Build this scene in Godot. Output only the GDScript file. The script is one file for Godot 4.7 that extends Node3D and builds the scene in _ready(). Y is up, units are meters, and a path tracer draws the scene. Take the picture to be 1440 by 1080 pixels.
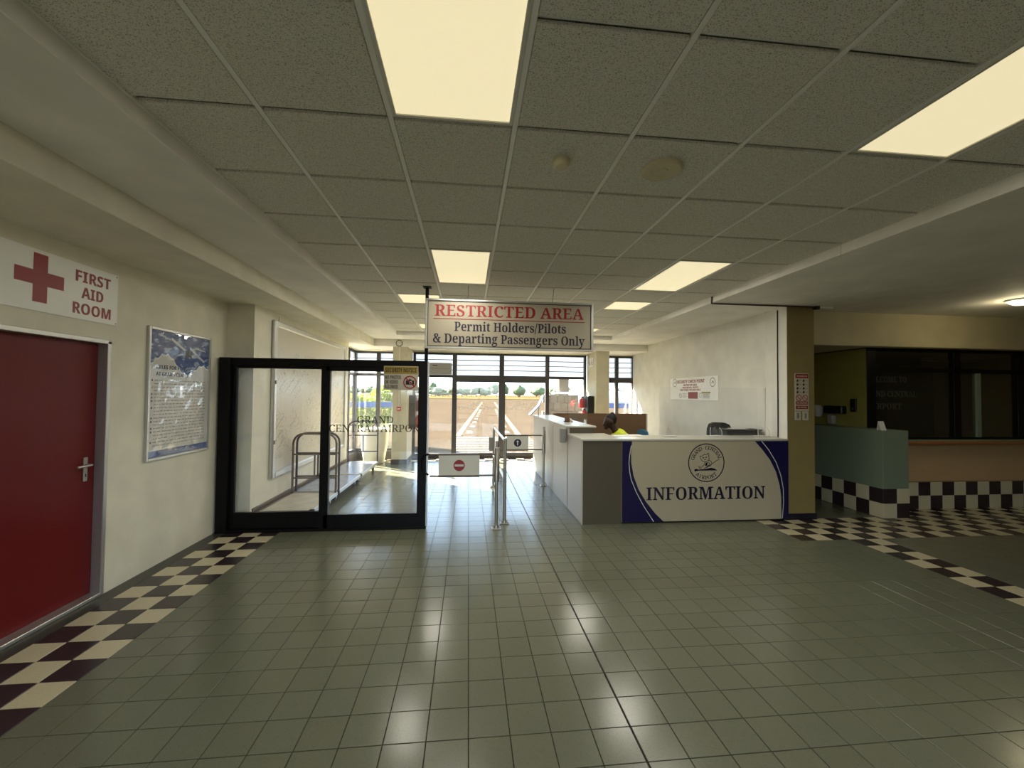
extends Node3D
# World: x right, y up, camera at x=0, d = distance ahead of the camera (z = -d).

const EYE := 1.65
const FOCAL := 584.87            # pixels, for a 1440 x 1080 frame
const YAW := 0.10376
const PITCH := 0.02404
const ROLL := 0.01044
const CEIL := 2.966              # tile ceiling
const PLAS := 2.886              # plaster ceiling
const T := 0.20046               # floor tile pitch
const TX := 0.0205               # a floor joint
const TD := 2.0388               # a floor joint

var M := {}
var cache := {}
var taken := {}
var rng := RandomNumberGenerator.new()
var cam_right: Vector3
var cam_up: Vector3
var cam_fwd: Vector3

# ------------------------------------------------------------------ helpers
func P(x: float, y: float, d: float) -> Vector3:
	return Vector3(x, y, -d)

func numbered(called: String) -> String:
	if not taken.has(called):
		taken[called] = 0
		return called
	taken[called] += 1
	return "%s_%03d" % [called, taken[called]]

func org(n) -> Vector3:
	var o := Vector3.ZERO
	while n != self:
		o += n.position
		n = n.get_parent()
	return o

func tag(o, label: String, category: String, group := "", kind := ""):
	if label: o.set_meta("label", label)
	if category: o.set_meta("category", category)
	if group: o.set_meta("group", group)
	if kind: o.set_meta("kind", kind)
	return o

func thing(called: String, at: Vector3, label := "", category := "", group := "", kind := "") -> Node3D:
	var o := Node3D.new()
	o.name = numbered(called)
	add_child(o)
	o.position = at
	tag(o, label, category, group, kind)
	return o

func hang(o: MeshInstance3D, called: String, parent) -> MeshInstance3D:
	if parent == self:
		o.name = numbered(called)
		add_child(o)
	else:
		o.name = called
		parent.add_child(o, true)
	return o

func tool() -> SurfaceTool:
	var st := SurfaceTool.new()
	st.begin(Mesh.PRIMITIVE_TRIANGLES)
	return st

# vertices of st are world positions
func put(st: SurfaceTool, called: String, m, parent = self, smooth := false) -> MeshInstance3D:
	if smooth:
		st.index()
	st.generate_normals()
	var o := MeshInstance3D.new()
	o.mesh = st.commit()
	o.material_override = m
	hang(o, called, parent)
	o.position = -org(parent) if parent != self else Vector3.ZERO
	return o

func tri(st: SurfaceTool, a: Vector3, b: Vector3, c: Vector3, group := -1):
	st.set_smooth_group(group)
	st.add_vertex(a); st.add_vertex(b); st.add_vertex(c)

# seen from outside, a b c d run clockwise
func quad(st: SurfaceTool, a: Vector3, b: Vector3, c: Vector3, d: Vector3, group := -1):
	tri(st, a, b, c, group)
	tri(st, a, c, d, group)

func face(st: SurfaceTool, n: Vector3, pts: Array, group := -1):
	# a convex polygon turned so that it faces n
	var s: Vector3 = (pts[1] - pts[0]).cross(pts[2] - pts[0])
	var p := pts.duplicate()
	if s.dot(n) > 0.0:
		p.reverse()
	for i in range(1, p.size() - 1):
		tri(st, p[0], p[i], p[i + 1], group)

func st_box(st: SurfaceTool, lo: Vector3, hi: Vector3, b := 0.0):
	var c := (lo + hi) * 0.5
	var h := (hi - lo) * 0.5
	b = minf(b, minf(h.x, minf(h.y, h.z)) * 0.9)
	if b <= 0.0:
		for ax in 3:
			for s in [-1.0, 1.0]:
				var n := Vector3.ZERO
				n[ax] = s
				var u := (ax + 1) % 3
				var v := (ax + 2) % 3
				var q := []
				for e in [[-1, -1], [1, -1], [1, 1], [-1, 1]]:
					var p := Vector3.ZERO
					p[ax] = s * h[ax]; p[u] = e[0] * h[u]; p[v] = e[1] * h[v]
					q.append(c + p)
				face(st, n, q)
		return
	for ax in 3:
		var u := (ax + 1) % 3
		var v := (ax + 2) % 3
		for s in [-1.0, 1.0]:
			var n := Vector3.ZERO
			n[ax] = s
			var q := []
			for e in [[-1, -1], [1, -1], [1, 1], [-1, 1]]:
				var p := Vector3.ZERO
				p[ax] = s * h[ax]; p[u] = e[0] * (h[u] - b); p[v] = e[1] * (h[v] - b)
				q.append(c + p)
			face(st, n, q)
		# edges that run along ax
		for su in [-1.0, 1.0]:
			for sv in [-1.0, 1.0]:
				var n := Vector3.ZERO
				n[u] = su; n[v] = sv
				var q := []
				for sa in [-1.0, 1.0]:
					var p := Vector3.ZERO
					p[ax] = sa * (h[ax] - b); p[u] = su * h[u]; p[v] = sv * (h[v] - b)
					q.append(c + p)
				for sa in [1.0, -1.0]:
					var p := Vector3.ZERO
					p[ax] = sa * (h[ax] - b); p[u] = su * (h[u] - b); p[v] = sv * h[v]
					q.append(c + p)
				face(st, n, q)
	for sx in [-1.0, 1.0]:
		for sy in [-1.0, 1.0]:
			for sz in [-1.0, 1.0]:
				var s := Vector3(sx, sy, sz)
				var q := []
				for ax in 3:
					var p := s * (h - Vector3(b, b, b))
					p[ax] = s[ax] * h[ax]
					q.append(c + p)
				face(st, s, q)

func wbox(st: SurfaceTool, x0: float, x1: float, y0: float, y1: float, d0: float, d1: float, b := 0.0):
	st_box(st, Vector3(x0, y0, -d1), Vector3(x1, y1, -d0), b)

func box_mesh(size: Vector3, b: float) -> Mesh:
	var key := "%.4f %.4f %.4f %.4f" % [size.x, size.y, size.z, b]
	if not cache.has(key):
		var st := tool()
		st_box(st, -size * 0.5, size * 0.5, b)
		st.generate_normals()
		cache[key] = st.commit()
	return cache[key]

# a box given by its world ranges, as a part of parent
func bx(parent, called: String, m, x0: float, x1: float, y0: float, y1: float, d0: float, d1: float, b := 0.0) -> MeshInstance3D:
	var o := MeshInstance3D.new()
	o.mesh = box_mesh(Vector3(x1 - x0, y1 - y0, d1 - d0), b)
	o.material_override = m
	hang(o, called, parent)
	o.position = P((x0 + x1) * 0.5, (y0 + y1) * 0.5, (d0 + d1) * 0.5) - (org(parent) if parent != self else Vector3.ZERO)
	return o

func ring(a: Vector3, dir: Vector3, r: float, seg: int, side := Vector3.ZERO) -> Array:
	var u := side
	if u == Vector3.ZERO:
		u = dir.cross(Vector3.UP if absf(dir.y) < 0.9 else Vector3.RIGHT)
	u = (u - dir * u.dot(dir)).normalized()
	var v := dir.cross(u).normalized()
	var out := []
	for i in seg:
		var t := TAU * i / seg
		out.append(a + (u * cos(t) + v * sin(t)) * r)
	return out

func st_tube(st: SurfaceTool, pts: Array, r, seg := 10, caps := true):
	var rings := []
	var side := Vector3.ZERO
	for i in pts.size():
		var dir: Vector3
		if i == 0: dir = pts[1] - pts[0]
		elif i == pts.size() - 1: dir = pts[i] - pts[i - 1]
		else: dir = (pts[i] - pts[i - 1]).normalized() + (pts[i + 1] - pts[i]).normalized()
		dir = dir.normalized()
		if side == Vector3.ZERO:
			side = dir.cross(Vector3.UP if absf(dir.y) < 0.9 else Vector3.RIGHT)
		side = (side - dir * side.dot(dir)).normalized()
		var rr: float = r[i] if r is Array else r
		rings.append(ring(pts[i], dir, rr, seg, side))
	for i in rings.size() - 1:
		for k in seg:
			var k2 := (k + 1) % seg
			quad(st, rings[i][k], rings[i + 1][k], rings[i + 1][k2], rings[i][k2], 1)
	if caps:
		var n0: Vector3 = pts[0] - pts[1]
		var n1: Vector3 = pts[pts.size() - 1] - pts[pts.size() - 2]
		face(st, n0, rings[0])
		face(st, n1, rings[rings.size() - 1])

# profile: Vector2(radius, height) from bottom to top, around the vertical through c
func st_lathe(st: SurfaceTool, c: Vector3, prof: Array, seg := 20, axis := Vector3.UP):
	var u := axis.cross(Vector3.RIGHT if absf(axis.x) < 0.9 else Vector3.UP).normalized()
	var v := axis.cross(u)
	for i in prof.size() - 1:
		for k in seg:
			var q := []
			for e in [[i, k], [i + 1, k], [i + 1, k + 1], [i, k + 1]]:
				var t: float = TAU * e[1] / seg
				var p: Vector2 = prof[e[0]]
				q.append(c + axis * p.y + (u * cos(t) + v * sin(t)) * p.x)
			var a: Vector2 = prof[i]
			var b: Vector2 = prof[i + 1]
			var g := 1 + i if (absf(a.y - b.y) < 1e-5) else 100
			if a.x < 1e-5: tri(st, q[0], q[1], q[2], g)
			elif b.x < 1e-5: tri(st, q[0], q[1], q[3], g)
			else: quad(st, q[0], q[1], q[2], q[3], g)

# polygon in the plane (u, v) at origin o, thickness t along u x v
func st_poly(st: SurfaceTool, pts: PackedVector2Array, o: Vector3, u: Vector3, v: Vector3, t: float):
	var n := u.cross(v).normalized()
	var idx := Geometry2D.triangulate_polygon(pts)
	for i in range(0, idx.size(), 3):
		var q := []
		for k in 3:
			var p := pts[idx[i + k]]
			q.append(o + u * p.x + v * p.y + n * t)
		face(st, n, q)
		var back := []
		for p in q: back.append(p - n * t)
		face(st, -n, back)
	var cw := Geometry2D.is_polygon_clockwise(pts)
	for i in pts.size():
		var a := pts[i]
		var b := pts[(i + 1) % pts.size()]
		var e := (b - a)
		var out2 := Vector2(e.y, -e.x) if not cw else Vector2(-e.y, e.x)
		var on := u * out2.x + v * out2.y
		var pa := o + u * a.x + v * a.y
		var pb := o + u * b.x + v * b.y
		face(st, on, [pa, pb, pb + n * t, pa + n * t])

func poly(parent, called: String, m, pts: Array, o: Vector3, u: Vector3, v: Vector3, t := 0.001) -> MeshInstance3D:
	var st := tool()
	st_poly(st, PackedVector2Array(pts), o, u, v, t)
	return put(st, called, m, parent)

func circle(c: Vector2, r: float, n := 28) -> Array:
	var out := []
	for i in n: out.append(c + Vector2(cos(TAU * i / n), sin(TAU * i / n)) * r)
	return out

func st_ring(st: SurfaceTool, o: Vector3, u: Vector3, v: Vector3, c: Vector2, r0: float, r1: float, t := 0.001, n := 40):
	for i in n:
		var a := TAU * i / n
		var b := TAU * (i + 1) / n
		var p := PackedVector2Array([c + Vector2(cos(a), sin(a)) * r0, c + Vector2(cos(a), sin(a)) * r1, c + Vector2(cos(b), sin(b)) * r1, c + Vector2(cos(b), sin(b)) * r0])
		st_poly(st, p, o, u, v, t)

# a strip of constant width along a line, in the plane (u, v)
func st_stroke(st: SurfaceTool, pts: Array, w: float, o: Vector3, u: Vector3, v: Vector3, t := 0.001):
	for i in pts.size() - 1:
		var a: Vector2 = pts[i]
		var b: Vector2 = pts[i + 1]
		var n := (b - a).orthogonal().normalized() * w * 0.5
		st_poly(st, PackedVector2Array([a - n, b - n, b + n, a + n]), o, u, v, t)

var fonts := {}
func font(serif: bool, bold: bool) -> SystemFont:
	var key := "%s%s" % [serif, bold]
	if not fonts.has(key):
		var f := SystemFont.new()
		f.font_names = PackedStringArray(["Droid Serif" if serif else "Droid Sans"])
		f.font_weight = 700 if bold else 400
		fonts[key] = f
	return fonts[key]

# lettering: centre of the words, u to the right of the reader, cap height, and width if it must fit
func words(parent, s: String, at: Vector3, turn: float, cap: float, m, serif := false, bold := true, width := 0.0, roll := 0.0, called := "lettering") -> MeshInstance3D:
	var t := TextMesh.new()
	t.text = s
	t.font = font(serif, bold)
	t.font_size = 64
	t.pixel_size = cap / (0.714 * 64.0)
	t.depth = 0.002
	t.curve_step = 3.0
	var o := MeshInstance3D.new()
	o.mesh = t
	o.material_override = m
	hang(o, called, parent)
	var box := t.get_aabb()
	var k := 1.0
	if width > 0.0 and box.size.x > 0.001:
		k = width / box.size.x
	o.basis = Basis(Vector3.UP, turn) * Basis(Vector3.BACK, roll) * Basis.from_scale(Vector3(k, 1, 1))
	o.position = at - (org(parent) if parent != self else Vector3.ZERO)
	return o

func mat(called: String, c: Color, rough := 0.7, metal := 0.0, alpha := 1.0) -> StandardMaterial3D:
	var m := StandardMaterial3D.new()
	m.resource_name = called
	m.albedo_color = Color(c.r, c.g, c.b, alpha)
	m.roughness = rough
	m.metallic = metal
	if alpha < 1.0:
		m.transparency = BaseMaterial3D.TRANSPARENCY_ALPHA
	M[called] = m
	return m

func rgb(r: int, g: int, b: int) -> Color:
	return Color(r / 255.0, g / 255.0, b / 255.0)

func noise_image(size: int, freq: float, lo: float, hi: float, seed_: int, octaves := 4) -> ImageTexture:
	var n := FastNoiseLite.new()
	n.seed = seed_
	n.frequency = freq
	n.fractal_octaves = octaves
	var src := n.get_seamless_image(size, size)
	src.convert(Image.FORMAT_L8)
	var im := Image.create(size, size, true, Image.FORMAT_RGB8)
	for y in size:
		for x in size:
			var v := lerpf(lo, hi, src.get_pixel(x, y).r)
			im.set_pixel(x, y, Color(v, v, v))
	return ImageTexture.create_from_image(im)

func speckle_image(size: int, dots: int, base: Color, dark: Color, seed_: int, big := 2) -> ImageTexture:
	var r := RandomNumberGenerator.new()
	r.seed = seed_
	var im := Image.create(size, size, true, Image.FORMAT_RGB8)
	for y in size:
		for x in size:
			var v := r.randf_range(0.965, 1.0)
			im.set_pixel(x, y, Color(base.r * v, base.g * v, base.b * v))
	for i in dots:
		var x := r.randi() % size
		var y := r.randi() % size
		var c := base.lerp(dark, r.randf_range(0.25, 1.0))
		for k in 1 + r.randi() % big:
			im.set_pixel((x + k) % size, (y + (r.randi() % 2)) % size, c)
	return ImageTexture.create_from_image(im)

func tri_tex(m: StandardMaterial3D, t: Texture2D, metres: float, world := true):
	m.albedo_texture = t
	m.uv1_triplanar = true
	m.uv1_world_triplanar = world
	m.uv1_scale = Vector3.ONE / metres
	return m

# ------------------------------------------------------------------ camera and light
func camera_and_light():
	var cam := Camera3D.new()
	cam.name = "camera"
	add_child(cam)
	cam_fwd = Vector3(sin(YAW) * cos(PITCH), sin(PITCH), -cos(YAW) * cos(PITCH))
	var right := Vector3(cos(YAW), 0, sin(YAW))
	var up := right.cross(cam_fwd)
	cam_right = right * cos(ROLL) + up * sin(ROLL)
	cam_up = up * cos(ROLL) - right * sin(ROLL)
	cam.transform = Transform3D(Basis(cam_right, cam_up, -cam_fwd), Vector3(0, EYE, 0))
	cam.fov = rad_to_deg(2.0 * atan(540.0 / FOCAL))
	cam.near = 0.05
	cam.far = 900.0

	var sky := ProceduralSkyMaterial.new()
	sky.sky_top_color = rgb(150, 185, 222)
	sky.sky_horizon_color = rgb(224, 236, 240)
	sky.sky_curve = 0.12
	sky.ground_bottom_color = rgb(170, 150, 125)
	sky.ground_horizon_color = rgb(200, 190, 170)
	sky.sky_energy_multiplier = 1.9
	sky.sun_angle_max = 1.0
	var env := Environment.new()
	env.background_mode = Environment.BG_SKY
	env.sky = Sky.new()
	env.sky.sky_material = sky
	env.tonemap_mode = Environment.TONE_MAPPER_LINEAR
	env.tonemap_exposure = 1.74
	env.sdfgi_enabled = true
	env.ssao_enabled = true
	env.ssil_enabled = true
	var we := WorldEnvironment.new()
	we.name = "world_environment"
	we.environment = env
	add_child(we)

	var sun := DirectionalLight3D.new()
	sun.name = "sun"
	add_child(sun)
	sun.look_at_from_position(Vector3.ZERO, Vector3(1.16, -0.86, 0.87), Vector3.UP)
	sun.light_color = rgb(255, 244, 222)
	sun.light_energy = 18.0
	sun.light_angular_distance = 0.6
	sun.shadow_enabled = true

# ------------------------------------------------------------------ materials
func materials():
	var wall_tex := noise_image(256, 0.02, 0.93, 1.0, 3)
	tri_tex(mat("wall_paint", rgb(236, 232, 212), 0.62), wall_tex, 2.2)
	tri_tex(mat("bulkhead_paint", rgb(206, 196, 160), 0.65), wall_tex, 2.4)
	tri_tex(mat("plaster", rgb(246, 243, 234), 0.75), wall_tex, 3.1)
	tri_tex(mat("white_wall", rgb(234, 232, 222), 0.6), wall_tex, 2.6)
	tri_tex(mat("column_cream", rgb(206, 200, 172), 0.62), wall_tex, 1.9)
	tri_tex(mat("olive_paint", rgb(150, 142, 72), 0.6), wall_tex, 1.3)
	tri_tex(mat("khaki_paint", rgb(144, 128, 80), 0.55), wall_tex, 1.7)
	var tile_tex := speckle_image(512, 14000, Color(1, 1, 1), Color(0.3, 0.3, 0.27), 11, 3)
	tri_tex(mat("ceiling_tile", rgb(228, 225, 213), 0.9), tile_tex, 0.75)
	mat("grid_bar", rgb(238, 237, 230), 0.4)
	mat("trim_white", rgb(214, 212, 202), 0.45)
	# floor
	var fl := speckle_image(256, 2500, Color(1, 1, 1), Color(0.8, 0.8, 0.78), 21)
	var rough := noise_image(256, 0.012, 0.88, 1.0, 31)
	var tones := [rgb(108, 110, 94), rgb(110, 112, 95), rgb(107, 109, 92), rgb(109, 111, 95)]
	for i in 4:
		var m: StandardMaterial3D = tri_tex(mat("floor_tile_%d" % i, tones[i], 0.21), fl, 0.5)
		m.roughness_texture = rough
		m.metallic_specular = 0.43
	tri_tex(mat("tile_cream", rgb(206, 196, 164), 0.27), fl, 0.5)
	tri_tex(mat("tile_dark", rgb(50, 40, 44), 0.25), fl, 0.5)
	mat("tile_border", rgb(62, 62, 54), 0.4)
	mat("grout", rgb(44, 40, 28), 0.9)
	mat("joint", rgb(30, 26, 18), 0.8)
	# metals, glass
	mat("black_frame", rgb(9, 8, 8), 0.45)
	M["black_frame"].metallic_specular = 0.3
	mat("bronze_frame", rgb(64, 62, 62), 0.42, 0.3)
	mat("steel", rgb(176, 172, 164), 0.3, 0.9)
	mat("steel_dark", rgb(96, 84, 72), 0.35, 0.7)
	mat("chrome", rgb(205, 205, 205), 0.15, 1.0)
	mat("aluminium", rgb(196, 196, 192), 0.35, 0.8)
	mat("glass", rgb(250, 255, 252), 0.0, 0.0, 0.03)
	mat("frosted", rgb(210, 218, 222), 0.5, 0.0, 0.62)
	M["frosted"].backlight_enabled = true
	M["frosted"].backlight = Color(0.9, 0.9, 0.9)
	mat("perspex", rgb(245, 250, 250), 0.03, 0.0, 0.02)
	mat("dark_glass", rgb(20, 22, 20), 0.02, 0.0, 0.22)
	# paints and prints
	mat("door_red", rgb(104, 12, 16), 0.36)
	M["door_red"].metallic_specular = 0.35
	mat("sign_white", rgb(222, 220, 206), 0.35)
	mat("sign_stone", rgb(168, 160, 140), 0.4)
	mat("sign_bright", rgb(246, 246, 240), 0.35)
	mat("sign_cream", rgb(190, 182, 162), 0.4)
	mat("ink_red", rgb(150, 24, 32), 0.4)
	mat("ink_bright_red", rgb(146, 22, 26), 0.45)
	mat("ink_navy", rgb(24, 18, 50), 0.4)
	mat("ink_black", rgb(20, 18, 18), 0.5)
	mat("ink_blue", rgb(20, 16, 68), 0.35)
	mat("ink_yellow", rgb(158, 136, 56), 0.45)
	mat("ink_grey", rgb(120, 120, 112), 0.5)
	mat("paper", rgb(225, 224, 216), 0.6)
	# counters
	mat("counter_front", rgb(88, 80, 64), 0.45)
	mat("counter_grey", rgb(176, 172, 166), 0.38)
	mat("counter_panel", rgb(184, 174, 148), 0.4)
	mat("counter_top", rgb(186, 184, 172), 0.3)
	mat("counter_edge", rgb(214, 210, 196), 0.4)
	mat("divider_brown", rgb(116, 88, 62), 0.6)
	mat("plastic_grey", rgb(150, 148, 142), 0.45)
	mat("plastic_black", rgb(16, 16, 17), 0.45)
	mat("plastic_cream", rgb(206, 196, 158), 0.5)
	mat("fabric_black", rgb(22, 22, 24), 0.9)
	mat("fabric_blue", rgb(40, 92, 128), 0.85)
	mat("wood_edge", rgb(150, 96, 56), 0.35)
	mat("booth_beige", rgb(184, 154, 114), 0.55)
	mat("booth_green", rgb(118, 132, 112), 0.5)
	mat("skirting_dark", rgb(52, 46, 42), 0.45)
	mat("skirting_navy", rgb(22, 20, 36), 0.45)
	mat("bump_rail", rgb(92, 68, 50), 0.5)
	mat("extinguisher_red", rgb(196, 26, 34), 0.3)
	mat("pot_white", rgb(226, 222, 208), 0.45)
	mat("soil", rgb(70, 52, 38), 0.95)
	mat("rubber", rgb(24, 24, 24), 0.7)
	mat("tube_bronze", rgb(112, 96, 84), 0.3, 0.75)
	mat("tube_dark", rgb(48, 42, 62), 0.35, 0.5)
	mat("bed_cream", rgb(196, 190, 172), 0.25)
	mat("bed_blue", rgb(140, 150, 176), 0.25, 0.2)
	mat("skin_dark", rgb(62, 40, 30), 0.5)
	mat("hair_black", rgb(14, 11, 10), 0.7)
	mat("vest_yellow", rgb(206, 222, 40), 0.6)
	mat("vest_red", rgb(206, 62, 30), 0.6)
	mat("trousers_navy", rgb(28, 30, 46), 0.8)
	# outdoors
	var apron_tex := noise_image(512, 0.01, 0.84, 1.0, 51, 5)
	tri_tex(mat("apron", rgb(62, 53, 43), 0.9), apron_tex, 14.0)
	tri_tex(mat("grass_dry", rgb(80, 69, 42), 0.95), apron_tex, 23.0)
	M["apron"].metallic_specular = 0.0
	M["grass_dry"].metallic_specular = 0.0
	mat("line_yellow", rgb(92, 66, 10), 0.8)
	mat("line_white", rgb(88, 82, 72), 0.8)
	mat("banner_blue", rgb(24, 76, 140), 0.6)
	mat("leaf_sun", rgb(84, 98, 26), 0.6)
	M["leaf_sun"].backlight_enabled = true
	M["leaf_sun"].backlight = rgb(120, 140, 20)
	mat("tree_green", rgb(62, 84, 46), 0.9)
	mat("tree_olive", rgb(78, 90, 52), 0.9)
	mat("bark", rgb(96, 80, 62), 0.9)
	mat("stone", rgb(104, 90, 70), 0.9)
	mat("white_gloss", rgb(236, 238, 238), 0.25)
	# things that give off light
	var dif := mat("light_diffuser", rgb(250, 240, 200), 0.6)
	dif.emission_enabled = true
	dif.emission = rgb(244, 230, 188)
	dif.emission_energy_multiplier = 0.48
	var dome := mat("downlight_glow", rgb(255, 250, 235), 0.5)
	dome.emission_enabled = true
	dome.emission = rgb(255, 248, 230)
	dome.emission_energy_multiplier = 1.6

# ------------------------------------------------------------------ the shell
func project(p: Vector3) -> Vector2:
	var q := p - Vector3(0, EYE, 0)
	var z := q.dot(cam_fwd)
	if z < 0.05: return Vector2(-1e6, -1e6)
	return Vector2(720.0 + FOCAL * q.dot(cam_right) / z, 540.0 - FOCAL * q.dot(cam_up) / z)

func check_kind(i: int, j: int) -> int:
	# columns i (x = TX + T i), rows j (d = TD + T j); 0 plain, 1 cream, 2 dark
	var strip := false
	if i >= -14 and i <= -12 and j <= 15: strip = true
	if i >= 19 and j >= 12 and j <= 15: strip = true
	if i >= 30 and j >= 16 and j <= 17: strip = true
	if (i == 22 or i == 23) and j < 12: strip = true
	if j >= 41 and j <= 43: strip = true
	if not strip: return 0
	return 1 if posmod(i + j, 2) == 0 else 2

func floor_():
	var fl := thing("floor", Vector3.ZERO, "grey-green square floor tiles with cream and dark checker borders", "", "", "structure")
	bx(fl, "screed", M.grout, -3.1, 9.6, -0.12, -0.004, -4.0, 10.9)
	# dark border strip along the left wall, and the movement joint
	bx(fl, "border_strip", M.tile_border, -2.94, TX - 14 * T - 0.002, -0.004, 0.0, -4.0, 5.36)
	bx(fl, "movement_joint", M.joint, TX + 4 * T - 0.0055, TX + 4 * T + 0.0055, -0.004, 0.0008, -1.5, 10.6)
	var plain := []
	var checks := []
	for j in range(-18, 44):
		for i in range(-14, 48):
			var xc := TX + T * (i + 0.5)
			var dc := TD + T * (j + 0.5)
			if dc > 10.72: continue
			if dc > 5.3 and xc < -2.55: continue
			if dc > 5.25 and xc > 5.6 and j > 17: continue
			if dc > 5.3 and xc > 6.0 and dc > 5.65: continue
			if dc > 8.0 and xc > 4.4: continue
			if xc > 1.6 and xc < 4.35 and dc > 5.4 and dc < 6.0: continue
			var kind := check_kind(i, j)
			var a := project(P(xc - T * 0.5, 0, dc - T * 0.5))
			var b := project(P(xc + T * 0.5, 0, dc - T * 0.5))
			var c := project(P(xc + T * 0.5, 0, dc + T * 0.5))
			var e := project(P(xc - T * 0.5, 0, dc + T * 0.5))
			var area := 0.0
			var inside := dc > 0.6 and maxf(b.x, c.x) > 0 and minf(a.x, e.x) < 1440 and minf(c.y, e.y) < 1080 and a.y < 3000
			if inside:
				area = absf((c - a).cross(e - b)) * 0.5
			var rec := [area, xc, dc, kind]
			if kind == 0: plain.append(rec)
			else: checks.append(rec)
	plain.sort_custom(func(p, q): return p[0] > q[0])
	checks.sort_custom(func(p, q): return p[0] > q[0])
	var size := Vector3(T - 0.0045, 0.012, T - 0.0045)
	var rest := []
	for set_ in [[plain, "floor_tile"], [checks, "checker_tile"]]:
		var n := 0
		for rec in set_[0]:
			var tone: int = rng.randi() % 4
			var m: Material = M["floor_tile_%d" % tone]
			if rec[3] == 1: m = M.tile_cream
			elif rec[3] == 2: m = M.tile_dark
			var tilt := Vector3(rng.randf_range(-1, 1), 0, rng.randf_range(-1, 1)) * 0.0022
			var at := P(rec[1], -0.006 + rng.randf_range(-0.0004, 0.0002), rec[2])
			if n < 300 and rec[0] > 0.0:
				var o := MeshInstance3D.new()
				o.mesh = box_mesh(size, 0.0012)
				o.material_override = m
				hang(o, set_[1], fl)
				o.position = at
				o.rotation = tilt
				n += 1
			else:
				rest.append([at, tilt, tone, rec[3]])
	for k in 6:
		var st := tool()
		var any := false
		for q in rest:
			var kk: int = q[2] if q[3] == 0 else 3 + q[3]
			if kk != k: continue
			any = true
			var bs := Basis.from_euler(q[1])
			var h := size * 0.5
			var top := []
			var low := []
			for e in [[-1, -1], [1, -1], [1, 1], [-1, 1]]:
				top.append(q[0] + bs * Vector3(e[0] * h.x, h.y, e[1] * h.z))
				low.append(q[0] + bs * Vector3(e[0] * h.x, -h.y, e[1] * h.z))
			face(st, Vector3.UP, top)
			for s in 4:
				var s2 := (s + 1) % 4
				var mid: Vector3 = (top[s] + top[s2]) * 0.5 - q[0]
				face(st, Vector3(mid.x, 0, mid.z), [top[s], top[s2], low[s2], low[s]])
		if any:
			var m: Material = M["floor_tile_%d" % k] if k < 4 else (M.tile_cream if k == 4 else M.tile_dark)
			put(st, "distant_tiles", m, fl).set_meta("kind", "stuff")

func ceiling_():
	var c := thing("ceiling", P(0.8, CEIL, 3), "suspended ceiling of speckled square tiles framed by plaster borders", "", "", "structure")
	bx(c, "roof_slab", M.plaster, -3.2, 9.8, 3.1, 3.35, -4.2, 10.95)
	bx(c, "plaster_border", M.plaster, -2.17, -1.54, PLAS, 3.1, -4.0, 9.8, 0.004)
	bx(c, "plaster_border", M.plaster, -1.54, 3.19, PLAS, 3.1, 9.05, 9.8, 0.004)
	bx(c, "plaster_border", M.plaster, 3.19, 4.5, PLAS, 3.1, 3.262, 9.8, 0.003)
	bx(c, "plaster_border", M.plaster, 4.5, 9.6, PLAS, 3.1, 3.262, 5.47, 0.003)
	bx(c, "plaster_border", M.plaster, 3.19, 9.6, PLAS, 3.1, -4.0, 3.258, 0.003)
	bx(c, "soffit", M.wall_paint, -3.0, -2.17, 2.715, 3.1, -4.0, 10.75, 0.004)
	bx(c, "soffit", M.plaster, -2.17, 4.4, 2.72, 3.1, 9.8, 10.75, 0.004)
	bx(c, "bulkhead", M.bulkhead_paint, 4.5, 9.6, 2.4, 3.1, 5.47, 8.1, 0.01)
	var xs := [-1.54, -0.989, -0.389, 0.211, 0.811, 1.411, 2.011, 2.611, 3.19]
	var rows := []
	for i in range(-10, 12): rows.append(2.014 + 0.6 * i)
	rows.append(9.05)
	rows.push_front(-4.0)
	# main runners and cross bars, set back a little above the tile faces
	for k in range(1, 8):
		bx(c, "runner_bar", M.grid_bar, xs[k] - 0.012, xs[k] + 0.012, CEIL + 0.002, CEIL + 0.03, -4.0, 9.05)
	for r in range(1, rows.size() - 1):
		bx(c, "cross_bar", M.grid_bar, -1.54, 3.19, CEIL + 0.02, CEIL + 0.036, rows[r] - 0.012, rows[r] + 0.012)
	bx(c, "edge_angle", M.grid_bar, -1.54, -1.522, CEIL + 0.004, CEIL + 0.03, -4.0, 9.05)
	bx(c, "edge_angle", M.grid_bar, 3.172, 3.19, CEIL + 0.004, CEIL + 0.03, -4.0, 9.05)
	bx(c, "backing", M.ceiling_tile, -1.54, 3.19, 3.02, 3.09, -4.0, 9.05)
	for r in rows.size() - 1:
		for k in 8:
			if lit(k, rows[r]): continue
			var o := bx(c, "ceiling_tile", M.ceiling_tile, xs[k] + 0.0145, xs[k + 1] - 0.0145, CEIL, CEIL + 0.02, rows[r] + 0.0145, rows[r + 1] - 0.0145, 0.003)
			o.position.y += rng.randf_range(-0.0008, 0.0008)

# which grid cells hold a light panel
func lit(k: int, d: float) -> bool:
	for q in PANELS:
		var col: int = q[0]
		if k == col and d > q[1] - 0.1 and d < q[1] + q[2] - 0.1: return true
	return false

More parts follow.
